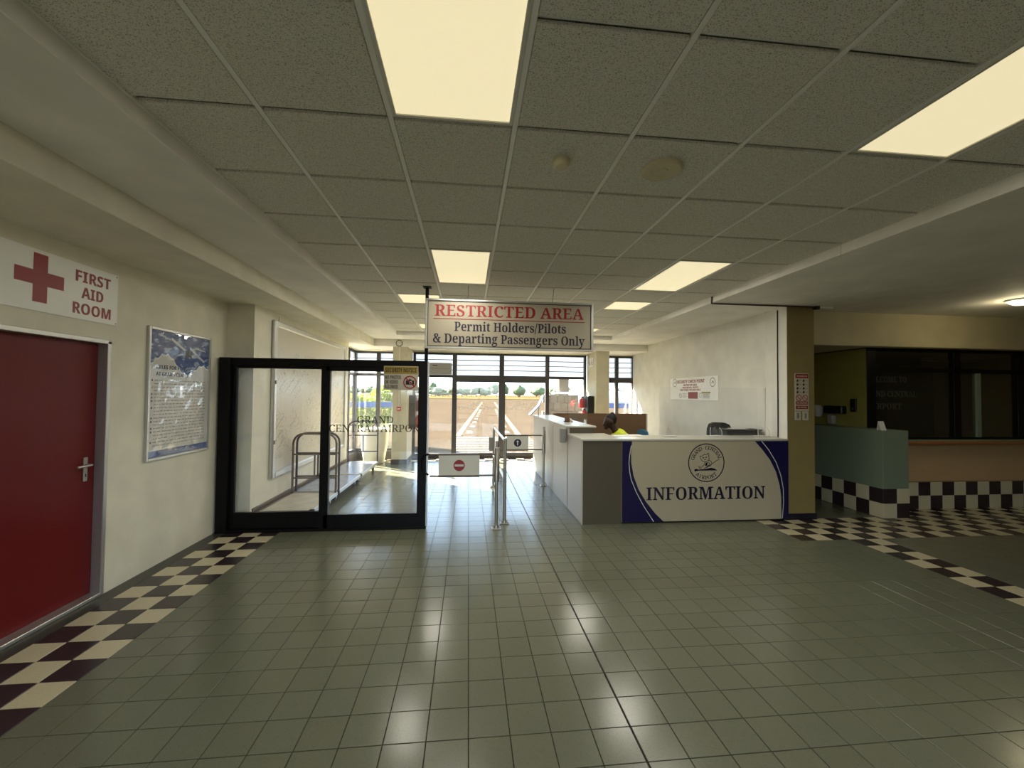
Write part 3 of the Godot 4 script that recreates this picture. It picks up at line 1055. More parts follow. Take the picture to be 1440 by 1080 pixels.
# ------------------------------------------------------------------ black sliding glass door
func glass_partition():
	var t := thing("sliding_glass_door", P(-1.7, 0, 5.22), "black framed sliding glass door with airport lettering beside the entry gate", "glass door")
	var d := 5.22
	var b: Material = M.black_frame
	var f := tool()
	wbox(f, -2.90, -2.865 + 0.09, 0, 2.045, d - 0.05, d + 0.08, 0.004)
	wbox(f, -2.775, -0.50, 1.955, 2.045, d - 0.03, d + 0.08, 0.004)
	wbox(f, -2.775, -0.50, 0, 0.03, d - 0.05, d + 0.08, 0.004)
	put(f, "outer_frame", b, t)
	# fixed leaf on the left, sliding leaf on the right
	for q in [[-2.775, -1.66, 0.0, 0.045, 1.925, 0.22], [-1.752, -0.505, -0.045, 0.0, 1.905, 0.19]]:
		var x0: float = q[0]
		var x1: float = q[1]
		var da: float = d + q[2]
		var db: float = d + q[3]
		var leaf: MeshInstance3D = bx(t, "leaf_pane", M.glass, x0 + 0.04, x1 - 0.06, 0.15, 1.97, (da + db) / 2 - 0.003, (da + db) / 2 + 0.003)
		bx(leaf, "stile", b, x0, x0 + (0.05 if x0 < -2 else 0.10), 0.03, 1.955, da, db, 0.004)
		bx(leaf, "stile", b, x1 - 0.105, x1, 0.03, 1.955 + (0.085 if x0 > -2 else 0.0), da, db, 0.004)
		bx(leaf, "top_rail", b, x0 + 0.05, x1 - 0.1, q[4], 1.955, da, db, 0.004)
		bx(leaf, "bottom_rail", b, x0 + 0.05, x1 - 0.1, 0.03, q[5], da, db, 0.004)
		if x0 > -2:
			words(leaf, "GRAND", P(-1.12, 1.318, da + 0.018), 0, 0.085, M.ink_black, true, false, 0.42)
			words(leaf, "CENTRAL AIRPORT", P(-1.09, 1.215, da + 0.018), 0, 0.085, M.ink_black, true, false, 1.13)
			bx(leaf, "edge_strip", M.aluminium, x1, x1 + 0.02, 0.03, 2.04, da + 0.01, db, 0.002)
	# post up to the ceiling
	bx(t, "ceiling_post", b, -0.545, -0.505, 2.04, CEIL, 5.19, 5.23, 0.003)
	bx(t, "post_plate", b, -0.575, -0.475, CEIL - 0.012, CEIL, 5.16, 5.26, 0.002)
	# curved end stop that the gate arm meets
	var st := tool()
	st_tube(st, [P(-0.47, 0.66, 5.15), P(-0.53, 0.68, 5.15), P(-0.56, 0.74, 5.15), P(-0.56, 0.83, 5.15), P(-0.53, 0.89, 5.15), P(-0.47, 0.91, 5.15)], 0.012, 8)
	put(st, "gate_stop", b, t, true)
	# security notice on the pane
	var s := thing("security_notice", P(-0.82, 1.83, 5.165), "security notice sign forbidding photos, fixed on the black glass door", "sign")
	var sd := 5.168
	bx(s, "board", M.sign_cream, -1.025, -0.615, 1.683, 1.975, sd, sd + 0.005, 0.001)
	bx(s, "header", M.ink_yellow, -1.02, -0.62, 1.88, 1.97, sd - 0.002, sd, 0.0)
	words(s, "SECURITY NOTICE", P(-0.82, 1.925, sd - 0.003), 0, 0.05, M.ink_black, false, true, 0.37)
	words(s, "NO PHOTOS", P(-0.915, 1.838, sd - 0.001), 0, 0.042, M.ink_black, false, true, 0.19)
	words(s, "OR VIDEO", P(-0.932, 1.78, sd - 0.001), 0, 0.042, M.ink_black, false, true, 0.156)
	words(s, "ALLOWED", P(-0.932, 1.722, sd - 0.001), 0, 0.042, M.ink_black, false, true, 0.156)
	var cc := Vector2(-0.712, 1.78)
	var oo := P(0, 0, sd - 0.001)
	st = tool()
	st_poly(st, PackedVector2Array([cc + Vector2(-0.05, -0.03), cc + Vector2(0.05, -0.03), cc + Vector2(0.05, 0.022), cc + Vector2(0.02, 0.022), cc + Vector2(0.012, 0.038), cc + Vector2(-0.012, 0.038), cc + Vector2(-0.02, 0.022), cc + Vector2(-0.05, 0.022)]), oo, Vector3.RIGHT, UP3, 0.001)
	put(st, "camera_symbol", M.ink_black, s)
	st = tool()
	st_ring(st, oo + P(0, 0, -0.0015), Vector3.RIGHT, UP3, cc + Vector2(0.008, -0.002), 0.01, 0.018)
	put(st, "lens_ring", M.sign_cream, s)
	st = tool()
	st_ring(st, oo + P(0, 0, -0.002), Vector3.RIGHT, UP3, cc, 0.066, 0.08)
	st_stroke(st, [cc + Vector2(-0.05, 0.05), cc + Vector2(0.05, -0.05)], 0.014, oo + P(0, 0, -0.002), Vector3.RIGHT, UP3)
	put(st, "prohibition_ring", M.ink_red, s)

# ------------------------------------------------------------------ hanging sign
func hanging_sign():
	var t := thing("hanging_sign", P(0.52, 2.2, 5.16), "hanging restricted area sign with red and navy serif lettering", "sign")
	var d := 5.15
	bx(t, "board", M.sign_stone, -0.515, 1.545, 2.222, 2.79, d, d + 0.02)
	var f := tool()
	wbox(f, -0.54, 1.572, 2.79, 2.812, d - 0.012, d + 0.032, 0.004)
	wbox(f, -0.54, 1.572, 2.198, 2.222, d - 0.012, d + 0.032, 0.004)
	wbox(f, -0.54, -0.515, 2.222, 2.79, d - 0.012, d + 0.032, 0.004)
	wbox(f, 1.545, 1.572, 2.222, 2.79, d - 0.012, d + 0.032, 0.004)
	put(f, "frame", M.aluminium, t)
	f = tool()
	for q in [[-0.51, 1.54, 2.777, 2.785], [-0.51, 1.54, 2.227, 2.235], [-0.51, -0.502, 2.235, 2.777], [1.532, 1.54, 2.235, 2.777]]:
		wbox(f, q[0], q[1], q[2], q[3], d - 0.0015, d)
	put(f, "inner_line", M.ink_black, t)
	words(t, "RESTRICTED AREA", P(0.505, 2.668, d - 0.001), 0, 0.138, M.ink_bright_red, true, true, 1.87)
	bx(t, "underline", M.ink_bright_red, -0.44, 1.455, 2.563, 2.572, d - 0.002, d)
	words(t, "Permit Holders/Pilots", P(0.515, 2.474, d - 0.001), 0, 0.112, M.ink_navy, true, true, 1.40)
	words(t, "& Departing Passengers Only", P(0.505, 2.325, d - 0.001), 0, 0.112, M.ink_navy, true, true, 1.90)
	for x in [-0.02, 1.04]:
		var st := tool()
		st_tube(st, [P(x, 2.81, d + 0.01), P(x, CEIL + 0.01, d - 0.09)], 0.0028, 6)
		put(st, "suspension_wire", M.steel_dark, t)

# ------------------------------------------------------------------ gates
func flange(t, x: float, d: float, m: Material):
	var f: MeshInstance3D = bx(t, "foot_plate", m, x - 0.055, x + 0.055, 0.0, 0.014, d - 0.055, d + 0.055, 0.004)
	for e in [[-1, -1], [1, -1], [1, 1], [-1, 1]]:
		var st := tool()
		st_lathe(st, P(x + e[0] * 0.038, 0.014, d + e[1] * 0.038), [Vector2(0.009, 0), Vector2(0.009, 0.008), Vector2(0.005, 0.016), Vector2(0, 0.016)], 8)
		put(st, "anchor_bolt", M.chrome, f)
	var c := tool()
	st_lathe(c, P(x, 0.014, d), [Vector2(0.034, 0), Vector2(0.034, 0.012), Vector2(0.024, 0.03)], 14)
	put(c, "collar", m, f)

func gate(label: String, px: float, pd: float, x_end: float, pl: float, pr: float, no_entry: bool):
	var t := thing("swing_gate", P(px, 0, pd), label, "gate")
	flange(t, px, pd, M.steel)
	var st := tool()
	st_tube(st, [P(px, 0.0, pd), P(px, 1.07, pd)], 0.022, 14)
	put(st, "post", M.steel, t)
	st = tool()
	st_lathe(st, P(px, 0.57, pd), [Vector2(0.022, 0), Vector2(0.034, 0.0), Vector2(0.034, 0.415), Vector2(0.028, 0.42), Vector2(0.022, 0.42)], 16)
	put(st, "swivel_sleeve", M.steel, t)
	var arm := tool()
	st_tube(arm, [P(px - 0.03, 0.908, pd), P(x_end, 0.905, pd)], 0.011, 10)
	var ao := put(arm, "arm_rod", M.steel_dark, t)
	ao.name = "arm_rod"
	arm = tool()
	st_tube(arm, [P(px - 0.03, 0.65, pd), P(x_end, 0.645, pd)], 0.011, 10)
	put(arm, "arm_rod", M.steel_dark, t)
	var plate: MeshInstance3D = bx(t, "plate", M.sign_white, pl, pr, 0.655, 0.90, pd - 0.018, pd - 0.011, 0.002)
	bx(plate, "plate_clip", M.steel_dark, pl, pr, 0.896, 0.922, pd - 0.02, pd + 0.013, 0.003)
	bx(plate, "plate_clip", M.steel_dark, pl, pr, 0.632, 0.66, pd - 0.02, pd + 0.013, 0.003)
	var c := Vector2((pl + pr) / 2, 0.776)
	var o := P(0, 0, pd - 0.0185)
	poly(plate, "disc", M.ink_red if no_entry else M.ink_navy, circle(c, 0.068), o, Vector3.RIGHT, UP3)
	if no_entry:
		bx(plate, "white_bar", M.sign_white, c.x - 0.054, c.x + 0.054, c.y - 0.013, c.y + 0.013, pd - 0.021, pd - 0.0195)
	else:
		st = tool()
		st_poly(st, PackedVector2Array([c + Vector2(-0.008, -0.045), c + Vector2(0.008, -0.045), c + Vector2(0.008, 0.015), c + Vector2(0.026, 0.015), c + Vector2(0, 0.048), c + Vector2(-0.026, 0.015), c + Vector2(-0.008, 0.015)]), P(0, 0, pd - 0.0195), Vector3.RIGHT, UP3, 0.001)
		put(st, "arrow", M.sign_white, plate)

func gates():
	gate("near steel swing gate carrying a white plate with red no entry disc", 0.357, 5.13, -0.455, -0.35, 0.145, true)
	gate("far steel swing gate carrying a white plate with up arrow disc", 1.362, 7.44, 0.56, 0.69, 1.08, false)
	var t := thing("guide_rail", P(0.47, 0, 6.35), "steel guide railing between the near and far swing gates", "railing")
	for q in [[0.475, 5.33], [0.455, 7.39]]:
		flange(t, q[0], q[1], M.steel)
		var st := tool()
		st_tube(st, [P(q[0], 0.0, q[1]), P(q[0], 1.075, q[1])], 0.022, 14)
		put(st, "post", M.steel, t)
	for y in [1.05, 0.56]:
		var st := tool()
		st_tube(st, [P(0.475, y, 5.33), P(0.455, y, 7.39)], 0.019, 12)
		put(st, "rail", M.steel, t)
	bx(t, "sensor_box", M.plastic_grey, 0.37, 0.44, 0.645, 0.88, 7.33, 7.45, 0.006)

# ------------------------------------------------------------------ behind the glass
func trolley(label: String, d0: float, d1: float, handle_far: bool, tube: Material, bed: Material):
	var x0 := -2.55
	var x1 := -1.90
	var t := thing("luggage_trolley", P((x0 + x1) / 2, 0, (d0 + d1) / 2), label, "trolley", "luggage trolleys behind the glass")
	var b: MeshInstance3D = bx(t, "bed", bed, x0 + 0.02, x1 - 0.02, 0.155, 0.178, d0 + 0.02, d1 - 0.02, 0.006)
	bx(b, "rim", tube, x0, x0 + 0.02, 0.13, 0.185, d0, d1, 0.006)
	bx(b, "rim", M.aluminium, x1 - 0.02, x1, 0.13, 0.185, d0, d1, 0.006)
	bx(b, "rim", M.aluminium, x0 + 0.02, x1 - 0.02, 0.13, 0.185, d0, d0 + 0.02, 0.006)
	bx(b, "rim", M.aluminium, x0 + 0.02, x1 - 0.02, 0.13, 0.185, d1 - 0.02, d1, 0.006)
	bx(b, "corner_bumper", M.rubber, x1 - 0.05, x1 + 0.01, 0.125, 0.19, d0 - 0.008, d0 + 0.045, 0.008)
	var dh := d1 - 0.05 if handle_far else d0 + 0.05
	var ha := x0 + 0.03
	var hb := x1 - 0.015
	var pts := [P(ha, 0.15, dh), P(ha, 0.88, dh)]
	for k in range(0, 6):
		var a := PI - PI / 2 * k / 5.0
		pts.append(P(ha + 0.15 + cos(a) * 0.15, 0.90 + sin(a) * 0.14, dh))
	for k in range(0, 6):
		var a := PI / 2 - PI / 2 * k / 5.0
		pts.append(P(hb - 0.15 + cos(a) * 0.15, 0.90 + sin(a) * 0.14, dh))
	pts.append(P(hb, 0.15, dh))
	var st := tool()
	st_tube(st, pts, 0.0155, 10)
	put(st, "handle", tube, t, true)
	for y in [0.74, 0.40]:
		st = tool()
		st_tube(st, [P(ha, y, dh), P(hb, y, dh)], 0.012, 8)
		put(st, "cross_bar", tube, t)
	st = tool()
	st_tube(st, [P((ha + hb) / 2, 0.40, dh), P((ha + hb) / 2, 0.74, dh)], 0.012, 8)
	put(st, "upright", tube, t)
	for x in [x0 + 0.09, x1 - 0.09]:
		for d in [d0 + 0.12, d1 - 0.12]:
			st = tool()
			st_lathe(st, P(x - 0.018, 0.056, d), [Vector2(0.012, 0), Vector2(0.05, 0.0), Vector2(0.056, 0.006), Vector2(0.056, 0.03), Vector2(0.05, 0.036), Vector2(0.012, 0.036)], 16, Vector3(1, 0, 0))
			var w := put(st, "wheel", M.rubber, t)
			bx(w, "fork", M.aluminium, x - 0.026, x + 0.026, 0.113, 0.132, d - 0.03, d + 0.03, 0.003)
			bx(w, "fork", M.aluminium, x + 0.021, x + 0.026, 0.05, 0.113, d - 0.014, d + 0.014)
			bx(w, "fork", M.aluminium, x - 0.026, x - 0.021, 0.05, 0.113, d - 0.014, d + 0.014)

func left_bay():
	trolley("nearest luggage trolley, bronze tube handle and cream bed, behind the glass door", 5.42, 6.40, true, M.tube_bronze, M.bed_cream)
	trolley("middle luggage trolley with a dark handle close behind the bronze one", 6.44, 7.72, false, M.tube_dark, M.bed_blue)
	trolley("farthest luggage trolley, its dark handle standing before the white planter", 7.74, 9.2, true, M.tube_dark, M.bed_blue)
	# big framed board with an etched site plan
	var t := thing("framed_board", P(-2.61, 1.55, 7.43), "large silver framed board with faint line drawing on the wall above the trolleys", "board")
	var x := -2.61
	var d0 := 5.80
	var d1 := 9.06
	var y0 := 0.49
	var y1 := 2.605
	var im := Image.create(512, 340, true, Image.FORMAT_RGB8)
	var n := FastNoiseLite.new()
	n.seed = 77
	n.frequency = 0.011
	var n2 := FastNoiseLite.new()
	n2.seed = 91
	n2.frequency = 0.03
	for yy in 340:
		for xx in 512:
			var v := n.get_noise_2d(xx, yy) * 6.0
			var e := absf(v - roundf(v))
			var c := rgb(206, 200, 184)
			var zone := n2.get_noise_2d(xx * 0.4, yy * 0.4)
			if yy > 60 and yy < 300 and e < 0.035 and zone > -0.1: c = rgb(136, 130, 116)
			var s := xx * 0.7 + yy
			if zone > 0.12 and absf(fposmod(s, 26.0) - 13.0) < 1.0 and yy > 120 and yy < 280: c = rgb(158, 152, 138)
			im.set_pixel(xx, yy, c)
	var bm := mat("board_print", Color(1, 1, 1), 0.25)
	bm.albedo_texture = ImageTexture.create_from_image(im)
	var st := tool()
	var uv := [Vector2(0, 1), Vector2(0, 0), Vector2(1, 0), Vector2(1, 1)]
	var pt := [P(x + 0.03, y0, d0), P(x + 0.03, y1, d0), P(x + 0.03, y1, d1), P(x + 0.03, y0, d1)]
	for k in [0, 1, 2, 0, 2, 3]:
		st.set_smooth_group(-1)
		st.set_uv(uv[k])
		st.add_vertex(pt[k])
	put(st, "drawing", bm, t)
	bx(t, "backing", M.ink_black, x, x + 0.028, y0 + 0.02, y1 - 0.02, d0 + 0.02, d1 - 0.02)
	for q in [[y0, y1, d0, d0 + 0.085], [y0, y1, d1 - 0.085, d1], [y0, y0 + 0.085, d0 + 0.085, d1 - 0.085], [y1 - 0.085, y1, d0 + 0.085, d1 - 0.085]]:
		bx(t, "frame_bar", M.aluminium, x, x + 0.052, q[0], q[1], q[2], q[3], 0.014)
	for yy in [0.95, 1.75]:
		bx(t, "clip", M.steel_dark, x + 0.05, x + 0.062, yy, yy + 0.05, d0 + 0.02, d0 + 0.05, 0.003)
	bx(t, "hanging_wire", M.steel_dark, x, x + 0.004, y1, 2.68, d0 + 0.2, d0 + 0.204)
	# planter
	t = thing("planter", P(-2.2, 0, 10.15), "tall white tapered planter in the far left corner", "planter")
	st = tool()
	st_lathe(st, P(-2.2, 0, 10.15), [Vector2(0, 0), Vector2(0.21, 0), Vector2(0.235, 0.02), Vector2(0.30, 0.4), Vector2(0.325, 0.74), Vector2(0.345, 0.76), Vector2(0.35, 0.80), Vector2(0.34, 0.81), Vector2(0.31, 0.81), Vector2(0.30, 0.72)], 32)
	put(st, "pot", M.pot_white, t, true)
	st = tool()
	st_lathe(st, P(-2.2, 0, 10.15), [Vector2(0.31, 0.70), Vector2(0.2, 0.735), Vector2(0.0, 0.745)], 24)
	put(st, "soil", M.soil, t, true)
	# column fittings
	t = thing("alarm_sounder", P(-1.6, 2.79, 9.86), "round alarm sounder at the top of the left cream column", "alarm")
	st = tool()
	st_lathe(st, P(-1.6, 2.79, 9.80), [Vector2(0.075, 0), Vector2(0.075, 0.03), Vector2(0.06, 0.045), Vector2(0.05, 0.035), Vector2(0.04, 0.03), Vector2(0.03, 0.05), Vector2(0, 0.055)], 24, Vector3(0, 0, 1))
	put(st, "body", M.sign_white, t)
	st = tool()
	st_tube(st, circle3(P(-1.6, 2.79, 9.765), 0.07, 24), 0.009, 6, false)
	put(st, "rim", M.plastic_black, t, true)
	t = thing("call_point", P(-1.597, 1.28, 9.85), "small red fire call point on the left cream column with a conduit", "call point")
	bx(t, "box", M.extinguisher_red, -1.645, -1.55, 1.235, 1.325, 9.82, 9.86, 0.006)
	bx(t, "window", M.sign_white, -1.63, -1.565, 1.26, 1.295, 9.817, 9.822)
	bx(t, "conduit", M.trim_white, -1.61, -1.585, 1.325, 2.72, 9.84, 9.86, 0.005)
	extinguishers(-1.41, 1.0, 10.28, 0.82, 1.6, "black extinguisher board with two red cylinders on the left column")
	extinguishers(3.10, -1.0, 10.25, 1.02, 1.62, "black extinguisher board with red cylinders on the right column, behind the clear screen")
	# small pictogram sign, right column
	t = thing("pictogram_sign", P(3.09, 2.47, 10.3), "small white pictogram plate high on the right cream column", "sign")
	bx(t, "plate", M.sign_white, 3.092, 3.10, 2.36, 2.58, 10.14, 10.52, 0.002)
	for dd in [10.24, 10.42]:
		bx(t, "figure", M.ink_grey, 3.089, 3.092, 2.40, 2.5, dd - 0.03, dd + 0.03)
		poly(t, "figure_head", M.ink_grey, circle(Vector2(-dd, 2.53), 0.025, 12), P(3.091, 0, 0), UR, UP3)
	# air curtain over the left door pane
	t = thing("air_curtain", P(-0.9, 2.12, 10.6), "grey boxed air unit mounted high left of the entrance doors", "air unit")
	bx(t, "casing", M.plastic_grey, -1.33, -0.43, 2.12, 2.41, 10.5, 10.72, 0.012)
	bx(t, "grille_groove", M.ink_grey, -1.33, -0.43, 2.262, 2.272, 10.494, 10.5)
	bx(t, "badge", M.ink_black, -0.9, -0.78, 2.335, 2.355, 10.495, 10.5)

func circle3(c: Vector3, r: float, n: int) -> Array:
	var out := []
	for i in n + 1: out.append(c + Vector3(cos(TAU * i / n), sin(TAU * i / n), 0) * r)
	return out

func extinguishers(x: float, s: float, d: float, y0: float, y1: float, label: String):
	var t := thing("extinguisher_board", P(x, y0, d), label, "extinguisher")
	var xa := x
	var xb := x + s * 0.16
	bx(t, "backboard", M.plastic_black, minf(xa, xb), maxf(xa, xb), y0 - 0.02, y1, d - 0.2, d + 0.2, 0.008)
	for k in 2:
		var yb := lerpf(y0, y1, 0.5) if k == 1 else y0
		var h := (y1 - y0) * 0.42
		var dd := d - 0.09 if k == 0 else d + 0.07
		var c := P(x + s * 0.235, yb, dd)
		var st := tool()
		st_lathe(st, c, [Vector2(0, 0), Vector2(0.068, 0), Vector2(0.072, 0.02), Vector2(0.072, h * 0.76), Vector2(0.05, h * 0.88), Vector2(0.022, h * 0.93), Vector2(0.022, h), Vector2(0, h)], 18)
		var b := put(st, "cylinder", M.extinguisher_red, t, true)
		bx(b, "valve_lever", M.plastic_black, c.x - 0.012, c.x + 0.05, yb + h, yb + h + 0.035, dd - 0.012, dd + 0.012, 0.004)
		st = tool()
		st_tube(st, [c + Vector3(0.03, h * 0.96, 0), c + Vector3(0.09, h * 0.85, 0), c + Vector3(0.085, h * 0.4, 0)], 0.009, 8)
		put(st, "hose", M.rubber, b, true)

# ------------------------------------------------------------------ counters
func counter():
	var t := thing("information_counter", P(2.87, 0, 5.5), "information counter with white and navy printed front and airport badge", "counter")
	bx(t, "end_panel", M.counter_front, 1.455, 1.972, 0.0, 1.06, 5.2, 5.23, 0.002)
	bx(t, "side_panel", M.counter_grey, 1.45, 1.475, 0.0, 1.06, 5.23, 5.98, 0.002)
	bx(t, "corner_edging", M.counter_edge, 1.446, 1.458, 0.0, 1.065, 5.194, 5.206, 0.002)
	bx(t, "plinth", M.plastic_black, 1.975, 4.28, 0.0, 0.03, 5.215, 5.235)
	bx(t, "carcass", M.counter_grey, 1.48, 4.27, 0.03, 1.055, 5.236, 5.30)
	var d := 5.19
	var pn: MeshInstance3D = bx(t, "front_panel", M.counter_panel, 1.975, 4.282, 0.02, 1.058, d, 5.232, 0.002)
	var top := tool()
	wbox(top, 1.445, 4.28, 1.06, 1.085, 5.185, 5.70, 0.004)
	wbox(top, 1.445, 2.0, 1.06, 1.085, 5.70, 5.98, 0.004)
	put(top, "worktop", M.counter_top, t)
	# printed shapes, traced in panel pixels
	var X := func(x): return 1.975 + (x - 22.0) / 1343.0 * 2.307
	var Y := func(y): return 1.058 - (y - 55.0) / 640.0 * 1.038
	var o := P(0, 0, d - 0.0005)
	var lb := [[22, 56], [98, 56], [90, 150], [92, 230], [110, 330], [150, 440], [210, 540], [280, 630], [345, 694], [22, 694]]
	var rb := [[1085, 56], [1364, 56], [1364, 694], [1303, 694], [1303, 520], [1290, 420], [1260, 310], [1210, 210], [1150, 130]]
	for q in [[lb, "blue_sweep"], [rb, "blue_sweep"]]:
		var pts := []
		for e in q[0]: pts.append(Vector2(X.call(e[0]), Y.call(e[1])))
		poly(pn, q[1], M.ink_blue, pts, o, Vector3.RIGHT, UP3)
	for q in [[[92, 90], [78, 170], [74, 230], [80, 300], [92, 360], [132, 460], [190, 570], [268, 694]], [[1140, 56], [1200, 130], [1260, 230], [1300, 340], [1320, 450], [1322, 560], [1310, 690]]]:
		var st := tool()
		var pts := []
		for e in q: pts.append(Vector2(X.call(e[0]), Y.call(e[1])))
		st_stroke(st, pts, 0.009, P(0, 0, d - 0.0015), Vector3.RIGHT, UP3)
		put(st, "white_line", M.sign_white, pn)
	words(pn, "INFORMATION", P(3.12, 0.376, d - 0.001), 0, 0.162, M.ink_navy, true, true, 1.645)
	badge(pn, Vector2(3.117, 0.775), 0.252, d - 0.001)
	# taller desk that runs back towards the doors
	t = thing("check_point_desk", P(1.7, 0, 7.6), "tall grey check point desk running back from the information counter", "desk")
	for q in [[5.99, 7.05], [7.055, 8.12], [8.125, 9.19]]:
		bx(t, "side_panel", M.counter_grey, 1.45, 1.48, 0.0, 1.165, q[0], q[1], 0.002)
	bx(t, "end_panel", M.counter_front, 1.48, 1.86, 1.06, 1.165, 5.995, 6.02, 0.002)
	bx(t, "end_panel", M.counter_grey, 1.48, 1.86, 0.0, 1.165, 9.16, 9.19, 0.002)
	bx(t, "back_panel", M.counter_grey, 1.84, 1.86, 0.0, 1.165, 6.02, 9.16)
	bx(t, "end_edging", M.plastic_grey, 1.444, 1.456, 0.0, 1.165, 5.985, 5.99, 0.002)
	bx(t, "worktop", M.counter_top, 1.435, 1.88, 1.165, 1.19, 5.985, 9.2, 0.004)
	# brown back screen
	t = thing("desk_screen", P(2.8, 0, 9.22), "brown desk screen behind the seated person", "screen")
	bx(t, "panel", M.divider_brown, 1.9, 4.07, 0.03, 1.22, 9.21, 9.235, 0.003)
	bx(t, "edge_post", M.counter_edge, 4.07, 4.10, 0.0, 1.23, 9.205, 9.24, 0.003)
	bx(t, "top_edge", M.divider_brown, 1.9, 4.07, 1.22, 1.23, 9.205, 9.24, 0.002)
	for x in [2.2, 3.8]: bx(t, "foot", M.plastic_black, x - 0.02, x + 0.02, 0.0, 0.03, 9.05, 9.4, 0.003)
	# grey box on the end of the tall desk
	t = thing("ticket_box", P(1.40, 1.05, 6.02), "grey plastic box fixed to the corner of the tall desk", "box")
	bx(t, "body", M.plastic_grey, 1.345, 1.435, 0.945, 1.155, 6.0, 6.1, 0.008)
	bx(t, "front_cover", M.plastic_grey, 1.35, 1.43, 0.95, 1.15, 5.99, 6.0, 0.003)
	# clear screens
	t = thing("clear_screen", P(1.65, 1.19, 6.2), "clear plastic screen standing on the tall check point desk", "screen")
	bx(t, "sheet", M.perspex, 1.52, 1.80, 1.195, 1.815, 6.18, 6.186)
	for x in [1.55, 1.77]: bx(t, "foot", M.perspex, x - 0.004, x + 0.004, 1.19, 1.28, 6.12, 6.25)
	t = thing("clear_screen", P(3.4, 1.085, 5.5), "wide clear plastic screen standing on the information counter", "screen")
	bx(t, "sheet", M.perspex, 2.62, 4.19, 1.10, 1.772, 5.50, 5.506)
	bx(t, "edge", M.trim_white, 4.185, 4.193, 1.10, 1.772, 5.499, 5.507)
	for x in [2.75, 3.42, 4.13]:
		var st := tool()
		var pts := PackedVector2Array([Vector2(5.40, 1.086), Vector2(5.60, 1.086), Vector2(5.57, 1.16), Vector2(5.52, 1.215), Vector2(5.48, 1.215), Vector2(5.43, 1.16)])
		st_poly(st, pts, P(x, 0, 0), Vector3(0, 0, -1), UP3, 0.008)
		var ft := put(st, "foot", M.perspex, t)
		bx(ft, "base_strip", M.trim_white, x - 0.09, x + 0.09, 1.086, 1.096, 5.46, 5.54, 0.002)
		for e in [-0.085, 0.085]:
			st = tool()
			st_tube(st, [P(x + e, 1.09, 5.45), P(x + e, 1.17, 5.46), P(x + e * 0.75, 1.215, 5.48)], 0.004, 6)
			put(st, "clip", M.trim_white, ft)
	# small things on the desks
	t = thing("brochure_stand", P(1.45, 1.19, 8.9), "pale blue bent display sheet at the far end of the tall desk", "display")
	var st := tool()
	var prof := [Vector2(1.30, 1.202), Vector2(1.50, 1.41), Vector2(1.60, 1.62), Vector2(1.612, 1.617), Vector2(1.513, 1.403), Vector2(1.315, 1.193)]
	st_poly(st, PackedVector2Array(prof), P(0, 0, 9.05), Vector3.RIGHT, UP3, 0.3)
	put(st, "sheet", M.bed_blue, t)
	bx(t, "prop", M.aluminium, 1.50, 1.515, 1.19, 1.405, 8.85, 8.95)
	t = thing("card_holder", P(1.68, 1.19, 6.9), "small brown card holder behind the clear screen on the tall desk", "holder")
	bx(t, "back", M.divider_brown, 1.62, 1.74, 1.205, 1.30, 6.9, 6.91, 0.002)
	bx(t, "base", M.plastic_black, 1.61, 1.75, 1.19, 1.205, 6.86, 6.94, 0.002)
	t = thing("paper_sheet", P(2.1, 1.085, 5.6), "white papers lying on the left end of the information counter", "paper")
	bx(t, "sheet", M.paper, 2.0, 2.3, 1.085, 1.0875, 5.52, 5.73)
	bx(t, "sheet", M.paper, 2.22, 2.44, 1.0875, 1.09, 5.55, 5.76)
	t = thing("staff_desk", P(3.1, 0, 5.85), "pale staff desk hidden behind the information counter", "desk")
	bx(t, "top", M.counter_top, 2.02, 4.28, 0.72, 0.745, 5.72, 6.04, 0.004)
	for x in [2.05, 3.15, 4.25]:
		bx(t, "leg_panel", M.counter_grey, x - 0.012, x + 0.012, 0.0, 0.72, 5.73, 6.02, 0.002)
	# black office chair and printer behind the counter
	t = thing("office_chair", P(4.0, 0, 6.45), "black office chair behind the information counter", "chair")
	st = tool()
	var bp := [Vector2(3.83, 0.62), Vector2(4.2, 0.62), Vector2(4.24, 1.12), Vector2(4.2, 1.19), Vector2(4.12, 1.222), Vector2(3.95, 1.228), Vector2(3.88, 1.2), Vector2(3.85, 1.12)]
	st_poly(st, PackedVector2Array(bp), P(0, 0, 6.40), Vector3.RIGHT, UP3, 0.07)
	put(st, "backrest", M.fabric_black, t)
	bx(t, "seat", M.fabric_black, 3.80, 4.26, 0.44, 0.52, 6.38, 6.85, 0.03)
	st = tool()
	st_tube(st, [P(4.03, 0.06, 6.6), P(4.03, 0.44, 6.6)], 0.03, 10)
	put(st, "stem", M.plastic_black, t)
	for k in 5:
		var a := TAU * k / 5.0
		st = tool()
		st_tube(st, [P(4.03, 0.1, 6.6), P(4.03 + cos(a) * 0.26, 0.06, 6.6 + sin(a) * 0.26)], [0.025, 0.018], 8)
		var leg := put(st, "base_leg", M.plastic_black, t)
		st = tool()
		st_lathe(st, P(4.03 + cos(a) * 0.26, 0.03, 6.6 + sin(a) * 0.26 - 0.015), [Vector2(0, 0), Vector2(0.03, 0), Vector2(0.03, 0.03), Vector2(0, 0.03)], 10, Vector3(0, 0, -1))
		put(st, "castor", M.rubber, leg)
	t = thing("printer", P(4.05, 0.745, 5.84), "black printer behind the right end of the information counter", "printer")
	bx(t, "body", M.plastic_black, 3.76, 4.32, 0.745, 1.14, 5.73, 5.95, 0.015)
	bx(t, "lid", M.plastic_black, 3.755, 4.325, 1.14, 1.165, 5.725, 5.955, 0.01)
	bx(t, "paper", M.paper, 3.9, 4.12, 1.166, 1.172, 5.76, 5.93)

